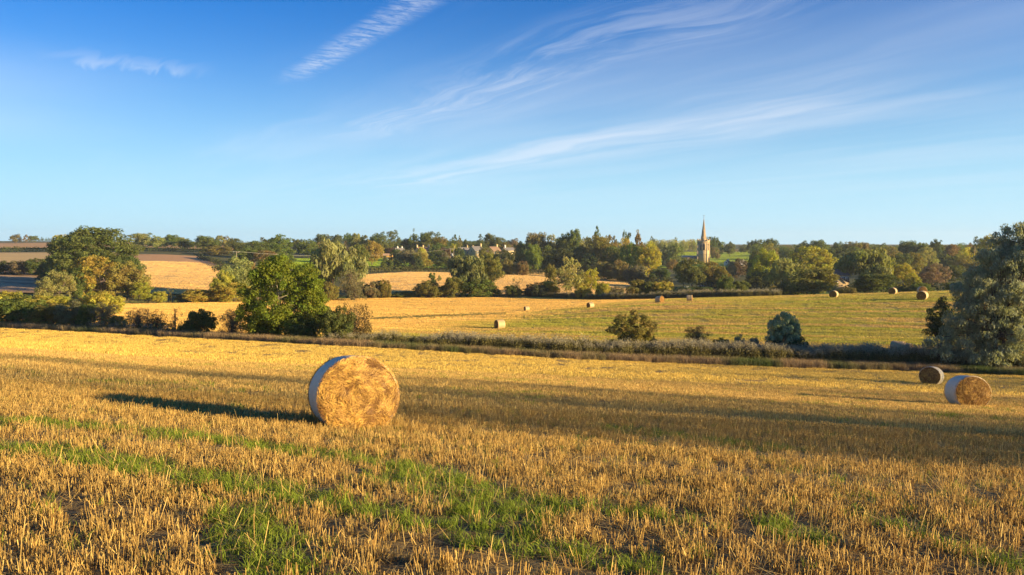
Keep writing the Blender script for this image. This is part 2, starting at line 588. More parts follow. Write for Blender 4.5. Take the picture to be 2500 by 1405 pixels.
# near stubble field (its own sheet, soil, painted shade and chaff between the stalks)
m_, gg, p = new_mat('stubble_soil')
x, y, a, b = field_coords(gg)
pos = gg.comb(x, y)
nA = gg.noise(pos, 9.0, 6, .7); nB = gg.noise(pos, 1.2, 4, .6); nC = gg.noise(pos, 45.0, 4, .7)
soil = gg.mix(nA, (.045, .030, .016), (.12, .080, .040))  # soil brown, with the shade between stalks painted into its dark end
chaff = gg.mix(nC, (.24, .155, .055), (.46, .31, .12))
mixv = gg.smooth(gg.m('ADD', gg.m('MULTIPLY', nA, .5), gg.m('MULTIPLY', nC, .5)), .42, .60)
nearc = gg.mix(mixv, soil, chaff)
farc, _n = straw_color(gg, 'near')
farc2 = gg.mix(1.0, farc, (.85, .85, .85), 'MULTIPLY')
cc = gg.mix(gg.smooth(y, 14, 50), nearc, farc2)
gg.link(cc, p.inputs['Base Color'])
p.inputs['Roughness'].default_value = .95; p.inputs['Specular IOR Level'].default_value = .1
bmp = gg.node('ShaderNodeBump'); bmp.inputs['Strength'].default_value = .9; bmp.inputs['Distance'].default_value = .03
gg.link(nA, bmp.inputs['Height']); gg.link(bmp.outputs[0], p.inputs['Normal'])
M['soil'] = m_
col_sheet('stubble_field', M['soil'], np.linspace(-290, 2890, 200), lambda c: 1.2, lambda c: E(c), 160, 0.0, True)

M['mid'] = field_mat('mid_field_straw', 'mid')
M['pale'] = field_mat('pale_field_straw', 'pale')
BACK = ddir([(-300, 188), (0, 188), (300, 190), (600, 205), (900, 226), (1300, 226), (1500, 205), (1650, 196), (1800, 188), (2000, 184), (2300, 172), (2900, 170)])
col_sheet('hay_field', M['mid'], np.linspace(-290, 2890, 260), lambda c: E(c, 7), BACK, 200, 0.0)
# pale field on the left hill, brown strip on top, ploughed field far left
M['brown'] = field_mat('tilled_soil', None, (.50, .26, .11), (.64, .37, .17), (.03, .6))
M['plough'] = field_mat('ploughed_soil', None, (.24, .14, .08), (.70, .46, .24), (.015, .16))
M['grass'] = field_mat('pasture_grass', None, (.13, .25, .018), (.24, .36, .035), (.05, .12))
M['grass2'] = field_mat('meadow_grass', None, (.28, .33, .035), (.38, .40, .06), (.05, .12))
fl_near = ddir([(300, 236), (545, 232), (640, 232)])
fl_far = dline([(300, 636), (345, 637), (480, 641), (545, 655), (640, 700)], 230)
fb_far = dline([(300, 622), (400, 622), (480, 626), (545, 643), (640, 690)], 230)
col_sheet('pale_hill_field', M['pale'], np.linspace(300, 640, 60), fl_near, fl_far, 100, .05)
col_sheet('brown_field_strip', M['brown'], np.linspace(300, 545, 40), fl_far, fb_far, 40, .05)
col_sheet('ploughed_field', M['plough'], np.linspace(-290, 298, 70), lambda c: 232, dline([(-290, 663), (298, 660)], 235), 90, .05)
pl2a = dline([(-290, 642), (298, 640)], 235); pl2b = dline([(-290, 617), (298, 617)], 235)
col_sheet('pale_upper_field', M['pale'], np.linspace(-290, 298, 60), pl2a, pl2b, 50, .05)
M['orange'] = field_mat('orange_straw', None, (.50, .27, .10), (.62, .37, .16), (.01, .3))
sk_a = dline([(-290, 608), (0, 607), (560, 612), (900, 606)], 300)
col_sheet('orange_skyline_field', M['orange'], np.linspace(-290, 620, 90), sk_a, lambda c: sk_a(c) + 330, 60, .2)
# centre field
cf_near = ddir([(880, 236), (1000, 236), (1300, 236), (1450, 236), (1560, 236)])
cf_far = dline([(880, 672), (1000, 664), (1250, 670), (1330, 666), (1440, 672), (1500, 683), (1560, 706)], 240)
col_sheet('centre_stubble_field', M['pale'], np.linspace(880, 1556, 110), cf_near, cf_far, 80, .05)
pa = dline([(640, 656), (880, 656), (1100, 656), (1240, 656)], 250); pb = dline([(640, 632), (880, 626), (1000, 628), (1240, 632)], 330)
col_sheet('village_pasture', M['grass'], np.linspace(640, 1240, 70), pa, pb, 50, .1)
va = dline([(880, 611), (1300, 611)], 400)
col_sheet('village_top_meadow', M['grass2'], np.linspace(880, 1340, 60), va, lambda c: va(c) + 140, 40, .2)
ca = dline([(1600, 655), (2000, 650)], 350); cb_ = dline([(1600, 615), (2000, 614)], 350)
M['bright'] = field_mat('sunny_pasture_grass', None, (.30, .38, .03), (.42, .47, .045), (.04, .1))
col_sheet('church_pasture', M['bright'], np.linspace(1560, 2000, 70), ca, cb_, 60, .2)
col_sheet('stream_meadow', M['grass2'], np.linspace(1300, 2420, 80), lambda c: BACK(c) + 6, lambda c: BACK(c) + 60, 20, .03)
# ------------------------------------------------------------------ uncountable ground cover (stalks, grass, reeds)
def stuff_mat(name, c0, c1, trans=.25, rough=.7, green=None, bycol=None):
    """blade colour between c0 and c1 by per-blade v; instances may shift to green through 'tint'"""
    m_, gg, p = new_mat(name)
    v = gg.attr('v')
    c = gg.mix(v, c0, c1)
    if green:
        c = gg.mix(gg.attr('tint', 'INSTANCER'), c, green)
    if bycol:
        fc, _ = straw_color(gg, bycol)
        c = gg.mix(1.0, gg.mix(1.0, fc, (1.25, 1.25, 1.25), 'MULTIPLY'), gg.mix(v, (.6, .6, .6), (1.25, 1.22, 1.15)), 'MULTIPLY')
    rnd = gg.node('ShaderNodeObjectInfo').outputs['Random']
    c = gg.mix(1.0, c, gg.mix(rnd, (.82, .82, .82), (1.15, 1.12, 1.05)), 'MULTIPLY')
    gg.link(c, p.inputs['Base Color'])
    p.inputs['Roughness'].default_value = rough
    p.inputs['Specular IOR Level'].default_value = .3
    tr = gg.node('ShaderNodeBsdfTranslucent'); gg.link(c, tr.inputs[0])
    mx = gg.node('ShaderNodeMixShader'); mx.inputs[0].default_value = trans
    gg.link(p.outputs[0], mx.inputs[1]); gg.link(tr.outputs[0], mx.inputs[2])
    gg.link(mx.outputs[0], m_.node_tree.nodes['Material Output'].inputs[0])
    return m_


M['stalk'] = stuff_mat('stubble_stalk', (.34, .19, .05), (.86, .61, .20))
M['stalk_mid'] = stuff_mat('stubble_stalk_mid', (.30, .20, .08), (.6, .42, .18), bycol='mid')
M['stalk_pale'] = stuff_mat('stubble_stalk_pale', (.30, .20, .08), (.6, .42, .18), bycol='pale')
M['blade'] = stuff_mat('grass_blade', (.11, .17, .012), (.34, .41, .045), .35)
M['dry'] = stuff_mat('dry_grass_blade', (.20, .135, .07), (.50, .36, .20), .3, green=(.11, .15, .035))
M['reedleaf'] = stuff_mat('willowherb_leaf', (.07, .06, .02), (.24, .21, .06), .25)
M['fluff'] = stuff_mat('willowherb_fluff', (.28, .24, .14), (.52, .46, .30), .4)


def blades(n, rad, h0, h1, w, lean, rng, sides=1, broken=.0, bend=0.0, rows=None, flat=False):
    """n thin upright blades (strips, 3-sided stalks when sides=3) in a disc; returns verts, quads, v"""
    if rows:
        k = rng.integers(0, rows, n)
        px_ = rng.uniform(-rad, rad, n); py_ = (k + .5) / rows * 2 * rad - rad + rng.normal(0, .018, n)
    else:
        r = rad * np.sqrt(rng.random(n)); t = rng.random(n) * 2 * math.pi
        px_, py_ = r * np.cos(t), r * np.sin(t)
    h = rng.uniform(h0, h1, n)
    la = rng.normal(0, lean, n); ld = rng.random(n) * 2 * math.pi
    if broken > 0:
        k = rng.random(n) < broken
        la = np.where(k, rng.uniform(.6, 1.4, n), la)
    if flat:
        la = rng.uniform(1.35, 1.6, n)
    d = np.stack([np.sin(la) * np.cos(ld), np.sin(la) * np.sin(ld), np.cos(la)], -1)
    base = np.stack([px_, py_, np.full(n, .012 if flat else -.015)], -1)
    az = rng.random(n) * 2 * math.pi
    s = np.stack([np.cos(az), np.sin(az), np.zeros(n)], -1)
    v = rng.random(n)
    if sides == 3:
        s2 = np.cross(d, s); ring = []
        for tt, f in ((0, 1.0), (1, .8)):
            c = base + d * (h * tt)[:, None]
            for q in range(3):
                an = q * 2.094
                ring.append(c + (s * math.cos(an) + s2 * math.sin(an)) * (w * f * .5))
        V_ = np.stack(ring, 1).reshape(-1, 3)
        b_ = np.arange(n)[:, None] * 6
        q_ = np.concatenate([b_ + np.array([[0, 1, 4, 3]]), b_ + np.array([[1, 2, 5, 4]]), b_ + np.array([[2, 0, 3, 5]])])
        return V_, q_, np.repeat(v, 6)
    if bend > 0:
        bd = np.stack([np.cos(ld), np.sin(ld), np.zeros(n)], -1) * (bend * h)[:, None] * rng.random(n)[:, None]
        mid_ = base + d * (h * .55)[:, None]
        tip = base + d * h[:, None] + bd - np.array([0, 0, 1]) * (h * .12)[:, None]
        V_ = np.stack([base - s * w / 2, base + s * w / 2, mid_ + s * w * .42, mid_ - s * w * .42, tip + s * w * .06, tip - s * w * .06], 1).reshape(-1, 3)
        b_ = np.arange(n)[:, None] * 6
        q_ = np.concatenate([b_ + np.array([[0, 1, 2, 3]]), b_ + np.array([[3, 2, 4, 5]])])
        return V_, q_, np.repeat(v, 6)
    top = base + d * h[:, None]
    V_ = np.stack([base - s * w / 2, base + s * w / 2, top + s * w * .4, top - s * w * .4], 1).reshape(-1, 3)
    q_ = np.arange(n)[:, None] * 4 + np.array([[0, 1, 2, 3]])
    return V_, q_, np.repeat(v, 4)


def source(name, parts, mat):
    """mesh object used only as an instance source (kept out of the scene)"""
    V_ = []; Q_ = []; A_ = []; n = 0
    for v, q, a in parts:
        V_.append(v); Q_.append(q + n); A_.append(a); n += len(v)
    me = mesh_np(name, np.concatenate(V_), np.concatenate(Q_), mat, {'v': np.concatenate(A_)})
    return bpy.data.objects.new(name, me)


def scatter(name, label, cat, sources, pts, rotz, scl, tint=None, tilt=None):
    """one object: geometry nodes set the source clumps on the points"""
    coll = bpy.data.collections.new(name + '_clumps')
    for s in sources: coll.objects.link(s)
    n = len(pts)
    me = bpy.data.meshes.new(name)
    me.vertices.add(n)
    me.vertices.foreach_set('co', np.asarray(pts, np.float32).ravel())
    rot = np.zeros((n, 3), np.float32); rot[:, 2] = rotz
    if tilt is not None: rot[:, :2] = tilt
    a = me.attributes.new('rot', 'FLOAT_VECTOR', 'POINT'); a.data.foreach_set('vector', rot.ravel())
    a = me.attributes.new('scl', 'FLOAT', 'POINT'); a.data.foreach_set('value', np.asarray(scl, np.float32))
    a = me.attributes.new('idx', 'INT', 'POINT'); a.data.foreach_set('value', RNG.integers(0, len(sources), n).astype(np.int32))
    a = me.attributes.new('tint', 'FLOAT', 'POINT'); a.data.foreach_set('value', np.asarray(tint if tint is not None else np.zeros(n), np.float32))
    me.update()
    o = obj(name, me)
    ng = bpy.data.node_groups.new(name, 'GeometryNodeTree')
    ng.interface.new_socket('Geometry', in_out='INPUT', socket_type='NodeSocketGeometry')
    ng.interface.new_socket('Geometry', in_out='OUTPUT', socket_type='NodeSocketGeometry')
    N = ng.nodes; L = ng.links
    gi = N.new('NodeGroupInput'); go = N.new('NodeGroupOutput')
    ip = N.new('GeometryNodeInstanceOnPoints'); ci = N.new('GeometryNodeCollectionInfo')
    ci.inputs['Collection'].default_value = coll
    ci.inputs['Separate Children'].default_value = True
    ci.inputs['Reset Children'].default_value = True

    def at(nm, ty):
        q = N.new('GeometryNodeInputNamedAttribute'); q.data_type = ty
        q.inputs['Name'].default_value = nm
        return q.outputs['Attribute']
    e2r = N.new('FunctionNodeEulerToRotation')
    L.new(at('rot', 'FLOAT_VECTOR'), e2r.inputs[0])
    L.new(gi.outputs[0], ip.inputs['Points']); L.new(ci.outputs[0], ip.inputs['Instance'])
    ip.inputs['Pick Instance'].default_value = True
    L.new(at('idx', 'INT'), ip.inputs['Instance Index'])
    L.new(e2r.outputs[0], ip.inputs['Rotation'])
    L.new(at('scl', 'FLOAT'), ip.inputs['Scale'])
    L.new(ip.outputs[0], go.inputs[0])
    md = o.modifiers.new('scatter', 'NODES'); md.node_group = ng
    set_tags(o, label, cat, kind='stuff')
    return o


# ---- where the green comes through the stubble: polylines read off the photograph, laid on the ground
GREEN = [
    ([(-60, 1024), (0, 1030), (200, 1046), (420, 1062), (600, 1090), (860, 1124), (1010, 1158)], .22, .8),
    ([(1000, 1170), (1120, 1205), (1250, 1232), (1330, 1250)], .42, .75),
    ([(-60, 1096), (0, 1100), (200, 1112), (330, 1150), (450, 1166), (560, 1188), (640, 1200)], .27, 1.0),
    ([(600, 1205), (700, 1225), (900, 1255), (1050, 1290), (1200, 1322), (1300, 1338), (1450, 1362)], .20, .75),
    ([(590, 1262), (620, 1320), (650, 1405)], .20, 1.0),
    ([(690, 1300), (720, 1405)], .12, .7),
    ([(1100, 1235), (1230, 1270), (1290, 1310)], .20, .7),
    ([(1420, 1242), (1560, 1262), (1660, 1276)], .16, .6),
    ([(1880, 1288), (1950, 1305), (2000, 1330)], .14, .8),
    ([(1480, 1385), (1600, 1395)], .14, .7),
    ([(2080, 1265), (2300, 1330), (2450, 1400)], .16, .5),
    ([(230, 936), (300, 940), (380, 938)], .5, .7),
    ([(480, 938), (620, 946)], .5, .45),
    ([(1500, 1050), (1700, 1075), (1900, 1100)], .5, .45),
    ([(1950, 985), (2200, 1005), (2450, 1030)], .6, .5),
]
GP = []
for line, wd, st in GREEN:
    P_ = np.array([hit(max(-280, a), b)[:2] for a, b in line])
    GP.append((P_, wd, st))


def green_at(x, y):
    out = np.zeros_like(x)
    jx = x + (fbm(x * 1.7, y * 1.7) - .5) * .55; jy = y + (fbm(x * 1.7 + 9, y * 1.7 + 5) - .5) * .55
    for P_, wd, st in GP:
        best = np.full_like(x, 1e9)
        for a, b in zip(P_[:-1], P_[1:]):
            ab = b - a; L2 = (ab ** 2).sum()
            t = np.clip(((jx - a[0]) * ab[0] + (jy - a[1]) * ab[1]) / L2, 0, 1)
            best = np.minimum(best, np.hypot(jx - a[0] - t * ab[0], jy - a[1] - t * ab[1]))
        out = np.maximum(out, st * np.clip(1.6 - best / (wd * .85), 0, 1))
    return out


def zone(y0, y1, dens, margin=.72):
    """random points in the viewed wedge between depths y0 and y1, on drill rows"""
    area = margin * (y1 * y1 - y0 * y0) + 5 * (y1 - y0)
    n = int(area * dens)
    y = np.sqrt(RNG.random(n) * (y1 * y1 - y0 * y0) + y0 * y0)
    x = RNG.uniform(-1, 1, n) * (margin * y + 2.5)
    return x, y


_h0, _h1 = hit(0, 1030), hit(860, 1125)
NR_ = np.array([_h0[0] - _h1[0], _h0[1] - _h1[1]]); NR_ /= np.linalg.norm(NR_); NP_ = np.array([NR_[1], -NR_[0]])


def to_rows(x, y, sp, jit=.15, near=True):
    ROW, PER = (NR_, NP_) if near else (globals()['ROW'], globals()['PER'])
    t = x * PER[0] + y * PER[1]
    a = x * ROW[0] + y * ROW[1]
    t = (np.round(t / sp) + RNG.normal(0, jit, len(x))) * sp
    return a * ROW[0] + t * PER[0], a * ROW[1] + t * PER[1]


def finish(x, y):
    return np.stack([x, y, ground(x, y)], -1)


rngs = np.random.default_rng(3)
tA = [source('stubble_tuft', [blades(15, .06, .045, .125, .0042, .16, rngs, 3, .10), blades(5, .08, .04, .13, .0048, .6, rngs, 1)], M['stalk']) for _ in range(14)]
tB = [source('stubble_clump', [blades(70, .24, .055, .12, .0072, .13, rngs, 1, .08)], M['stalk']) for _ in range(8)]
M['stalk_far'] = stuff_mat('stubble_stalk_far', (.44, .26, .045), (.95, .71, .18))  # brighter, yellower stalk copy; paints sunlit gold into the far stubble
tC = [source('stubble_patch', [blades(190, .75, .06, .12, .014, .12, rngs, 1, .05)], M['stalk_far']) for _ in range(6)]

# foreground stubble
x, y = zone(1.6, 17, 98)
x, y = to_rows(x, y, .19, .15)
gr = green_at(x, y)
keep = RNG.random(len(x)) > gr * 1.55
bare = fbm(x * .9 + 40, y * .9) ; keep &= RNG.random(len(x)) > np.clip((bare - .60) * 4, 0, .75)
st_ = fbm((x * NP_[0] + y * NP_[1]) * 1.6 + 11, (x * NR_[0] + y * NR_[1]) * .12); keep &= RNG.random(len(x)) > np.clip((st_ - .50) * 3.2, 0, .8)
x, y = x[keep], y[keep]
scatter('stubble_foreground', 'upright golden straw stubble nearest to the viewer in front of the big bale', 'stubble', tA, finish(x, y), RNG.random(len(x)) * 6.28, RNG.uniform(.75, 1.25, len(x)) * (.85 + .35 * fbm(x * .5, y * .5)), tilt=RNG.normal(0, .10, (len(x), 2)))
x, y = zone(16.5, 42, 13)
gr = green_at(x, y)
keep = RNG.random(len(x)) > gr * .8
x, y = x[keep], y[keep]
k = y < E(1250, -2)
scatter('stubble_middle', 'straw stubble covering the near field behind the big bale', 'stubble', tB, finish(x, y), RNG.random(len(x)) * 6.28, RNG.uniform(.8, 1.2, len(x)) * (.8 + .4 * fbm(x * .3, y * .3)))
x, y = zone(41, 108, 1.15)
u_ = 1250 + FPX * x / y
ed_ = np.interp(u_, _EX, _ED)
k = (y < ed_ - .6)
# wheel lines stay thin
tl = np.abs(((x * PER[0] + y * PER[1]) % 9.0) - 4.5) < .45
k &= ~(tl & (RNG.random(len(x)) < .7))
x, y = x[k], y[k]
scatter('stubble_far', 'short straw stubble running down to the stream hedge', 'stubble', tC, finish(x, y), RNG.random(len(x)) * 6.28, RNG.uniform(.8, 1.15, len(x)))

# grass
gA = [source('grass_tuft', [blades(26, .07, .05, .13, .0048, .32, rngs, 1, 0, .5)], M['blade']) for _ in range(8)]
x, y = zone(1.6, 17, 150)
gr = green_at(x, y)
keep = RNG.random(len(x)) < np.clip(gr * 1.25 + .03 + .12 * np.clip(fbm(x * .8 + 3, y * .8 + 60) - .55, 0, 1) * 3, 0, 1)
x, y = x[keep], y[keep]
scatter('grass_foreground', 'fresh green grass growing in bands through the near stubble', 'grass', gA, finish(x, y), RNG.random(len(x)) * 6.28, RNG.uniform(.6, 1.25, len(x)))
gB = [source('grass_clump', [blades(50, .25, .08, .17, .012, .3, rngs, 1, 0, .3)], M['blade']) for _ in range(4)]
x, y = zone(16.5, 42, 13)
gr = green_at(x, y)
keep = RNG.random(len(x)) < np.clip(gr * .6 + .03 + .5 * np.clip(fbm(x * .15 + 30, y * .4 + 60) - .58, 0, 1) * 3, 0, 1)
x, y = x[keep], y[keep]
scatter('grass_middle', 'green grass patches in the stubble behind the big bale', 'grass', gB, finish(x, y), RNG.random(len(x)) * 6.28, RNG.uniform(.6, 1.0, len(x)))

# loose straw lying about
sL = [source('straw_litter', [blades(22, .16, .06, .26, .0045, .1, rngs, 1, 0, 0, None, True), blades(2, .14, .08, .22, .0042, 1.0, rngs, 1)], M['stalk']) for _ in range(8)]
x, y = zone(2.4, 17, 40)
gr = green_at(x, y)
keep = RNG.random(len(x)) < np.clip(.55 + .4 * gr, 0, 1)
x, y = x[keep], y[keep]
scatter('straw_litter', 'loose flattened straw lying on the soil between the near stalks', 'straw', sL, finish(x, y), RNG.random(len(x)) * 6.28, RNG.uniform(.7, 1.3, len(x)), tilt=RNG.normal(0, .05, (len(x), 2)))


# hay field stubble beyond the stream
tD = [source('hay_stubble', [blades(170, 1.5, .08, .15, .035, .12, rngs, 1)], M['stalk_mid']) for _ in range(5)]
n = 26000
uc = RNG.uniform(-250, 2850, n); d_ = np.sqrt(RNG.uniform(74 ** 2, 235 ** 2, n))
uu = (uc - 1250) / FPX * 1.0015
bk = np.array([BACK(c) for c in uc]); ee = np.interp(uc, _EX, _ED)
k = (d_ > ee + 8.5) & (d_ < bk - 1.5)
x, y = uu[k] * d_[k], d_[k]
x, y = to_rows(x, y, 2.2, .30, False)
scatter('hay_field_stubble', 'low stubble of the wide field between the stream and the back trees', 'stubble', tD, finish(x, y), RNG.random(len(x)) * 6.28, RNG.uniform(.8, 1.2, len(x)))
tE = [source('pale_stubble', [blades(150, 2.6, .10, .18, .06, .12, rngs, 1)], M['stalk_pale']) for _ in range(4)]


def fill(c0, c1, fn, ff, n, gap=3.0):
    c = RNG.uniform(c0, c1, n); a_ = np.array([fn(q) for q in c]); b_ = np.array([ff(q) for q in c])
    d = np.sqrt(RNG.random(n) * (b_**2 - a_**2) + a_**2)
    k = (d > a_ + gap) & (d < b_ - gap)
    u = (c - 1250) / FPX * 1.0015
    return u[k] * d[k], d[k]


x, y = fill(300, 560, fl_near, fl_far, 1700)
scatter('hill_stubble', 'pale stubble on the sloping field left of the ash tree', 'stubble', tE, finish(x, y), RNG.random(len(x)) * 6.28, RNG.uniform(.8, 1.2, len(x)))
x, y = fill(880, 1520, cf_near, cf_far, 3600)
scatter('centre_stubble', 'pale stubble of the field below the village', 'stubble', tE, finish(x, y), RNG.random(len(x)) * 6.28, RNG.uniform(.8, 1.2, len(x)))

M['pasture'] = stuff_mat('pasture_blade', (.24, .36, .02), (.50, .58, .05), .3)
tP = [source('pasture_tuft', [blades(120, 2.6, .05, .14, .07, .2, rngs, 1)], M['pasture']) for _ in range(3)]
x, y = fill(1560, 2000, ca, cb_, 3200)
scatter('church_pasture_grass', 'sunlit yellow-green grass of the pasture behind the church', 'grass', tP, finish(x, y) + [0, 0, .18], RNG.random(len(x)) * 6.28, RNG.uniform(.8, 1.2, len(x)))
x, y = fill(640, 1240, pa, pb, 2600)
scatter('village_pasture_grass', 'bright green grass of the pasture below the village', 'grass', tP, finish(x, y) + [0, 0, .08], RNG.random(len(x)) * 6.28, RNG.uniform(.8, 1.2, len(x)))


# ---- the bank between the two fields: dry grass in front, tall seeded willowherb behind
dg = [source('dry_grass_tuft', [blades(60, .38, .35, .95, .017, .22, rngs, 1, 0, .35)], M['dry']) for _ in range(6)]


def fluffs(n, rad, z0, z1, s, rng):
    """feathery seed heads: narrow upright tufts of small leaves of fluff"""
    r = rad * np.sqrt(rng.random(n)); t = rng.random(n) * 2 * math.pi
    c = np.stack([r * np.cos(t), r * np.sin(t), rng.uniform(z0, z1, n)], -1)
    out = []
    for k in range(7):
        cc_ = c + rng.normal(0, 1, (n, 3)) * [.05, .05, .12]
        a = rng.normal(0, 1, (n, 3)); a /= np.linalg.norm(a, axis=1)[:, None]
        b = np.cross(a, rng.normal(0, 1, (n, 3))); b /= np.linalg.norm(b, axis=1)[:, None]
        sz = s * rng.uniform(.5, 1.3, n)[:, None]
        out.append(np.stack([cc_ - a * sz, cc_ - b * sz * .6, cc_ + a * sz, cc_ + b * sz * .6], 1))
    V_ = np.concatenate(out).reshape(-1, 3)
    q_ = np.arange(len(V_) // 4)[:, None] * 4 + np.array([[0, 1, 2, 3]])
    return V_, q_, np.repeat(rng.random(len(V_) // 4), 4)


def leafy(n, rad, z0, z1, s, rng):
    r = rad * np.sqrt(rng.random(n)); t = rng.random(n) * 2 * math.pi
    c = np.stack([r * np.cos(t), r * np.sin(t), rng.uniform(z0, z1, n)], -1)
    a = rng.normal(0, 1, (n, 3)) + [0, 0, .8]; a /= np.linalg.norm(a, axis=1)[:, None]
    b = np.cross(a, rng.normal(0, 1, (n, 3))); b /= np.linalg.norm(b, axis=1)[:, None]
    sz = s * rng.uniform(.5, 1.3, n)[:, None]
    V_ = np.stack([c - a * sz, c - b * sz * .4, c + a * sz, c + b * sz * .4], 1).reshape(-1, 3)
    q_ = np.arange(n)[:, None] * 4 + np.array([[0, 1, 2, 3]])
    return V_, q_, np.repeat(rng.random(n), 4)


wl = [source('willowherb_stems', [blades(36, .5, .9, 1.7, .02, .10, rngs), leafy(260, .55, .1, 1.35, .10, rngs)], M['reedleaf']) for _ in range(5)]
wf = [source('willowherb_heads', [fluffs(20, .5, 1.35, 1.9, .048, rngs)], M['fluff']) for _ in range(5)]


def bank(c0, c1, lo, hi, dens, edge=E):
    c = RNG.uniform(c0, c1, int((c1 - c0) * dens))
    base_ = np.array([edge(q) for q in c])
    d = base_ + RNG.uniform(lo, hi, len(c))
    u = (c - 1250) / FPX * 1.003
    return c, u * d, d


c, x, y = bank(-280, 2880, -.9, 1.9, 1.9)
tint = np.clip((fbm(x * .25, y * .25 + 7) - .42) * 3.0, 0, 1)
scatter('dry_bank_grass', 'dry tan grass edging the near field along the foot of the hedge bank', 'grass', dg, finish(x, y), RNG.random(len(x)) * 6.28, RNG.uniform(.55, 1.15, len(x)), tint=tint)
c, x, y = bank(-280, 2880, 1.4, 6.5, 1.5)
tint = np.clip((fbm(x * .25, y * .25 + 7) - .30) * 3.0, 0, 1)
scatter('green_bank_grass', 'mixed rough green grass on the stream bank', 'grass', dg, finish(x, y), RNG.random(len(x)) * 6.28, RNG.uniform(.6, 1.1, len(x)), tint=tint)
c, x, y = bank(830, 2880, 1.9, 6.0, 1.55)
k = RNG.random(len(c)) < np.interp(c, [830, 1150, 1300, 2300, 2500], [.35, .6, 1, 1, .35])
P_ = finish(x[k], y[k]); rz = RNG.random(k.sum()) * 6.28
sc_ = RNG.uniform(.75, 1.1, k.sum()) * np.interp(c[k], [830, 1250, 2880], [.6, .97, .92]) * (.7 + .6 * fbm(P_[:, 0] * .3, P_[:, 1] * .3))
scatter('willowherb', 'dark leafy stems of tall willowherb along the stream', 'willowherb', wl, P_, rz, sc_)
k2 = (RNG.random(len(P_)) < (.20 + .9 * np.clip(fbm(P_[:, 0] * .35 + 70, P_[:, 1] * .35) - .35, 0, 1) * 2)) & (c[k] < 2420)
scatter('willowherb_seed_heads', 'fluffy pale grey seed heads on top of the willowherb along the stream', 'willowherb', wf, P_[k2], rz[k2], sc_[k2])
c, x, y = bank(60, 900, .6, 5.0, .5)
k = fbm(x * .12, y * .12 + 33) > .5
P_ = finish(x[k], y[k]); rz = RNG.random(k.sum()) * 6.28
scatter('willowherb_left_patches', 'small grey seeded willowherb patches below the left hedge', 'willowherb', wf + wl[:2], P_, rz, RNG.uniform(.45, .7, k.sum()))
# the same growth at the back of the hay field
c, x, y = bank(1330, 1905, .5, 7.5, 2.0, edge=BACK)
P_ = finish(x, y); rz = RNG.random(len(x)) * 6.28
sbk = RNG.uniform(.6, 1.1, len(x)) * (.5 + .9 * fbm(x * .12, y * .12))
scatter('back_willowherb', 'dark willowherb bank behind the hay field in front of the bushes', 'willowherb', wl, P_, rz, sbk)
k = RNG.random(len(x)) < .4
scatter('back_willowherb_seed_heads', 'grey seed heads on the willowherb bank behind the hay field', 'willowherb', wf, P_[k], rz[k], sbk[k])
c, x, y = bank(-250, 1400, .0, 9, .8, edge=BACK)
scatter('back_field_margin', 'rough yellow-green grass margin under the trees behind the hay field', 'grass', dg, finish(x, y), RNG.random(len(x)) * 6.28, RNG.uniform(.6, 1.2, len(x)), tint=np.clip((fbm(x * .1, y * .1 + 7) - .25) * 3.0, 0, 1))
# weeds on the golden flat
pp = []
for _ in range(230):
    px_ = RNG.uniform(880, 1330); py_ = 755 + 26 * RNG.random() - (px_ - 900) * .008
    if 767 < py_ < 777 or RNG.random() < .18:
        q = hit(px_, min(py_ + 2, 785), 95); pp.append(q)
pp = np.array(pp)
for a_ in range(3): pass
line_ = []
for t in np.linspace(0, 1, 420):
    px_ = 905 + t * 330; py_ = 781 - 14 * t ** .8 + RNG.normal(0, 1.4)
    line_.append(hit(px_, py_, 95))
pp = np.concatenate([pp, np.array(line_)])
scatter('field_weeds', 'grey-green weeds straggling across the golden field left of the far bales', 'weeds', dg, pp, RNG.random(len(pp)) * 6.28, RNG.uniform(.3, .62, len(pp)), tint=RNG.uniform(.5, 1, len(pp)))
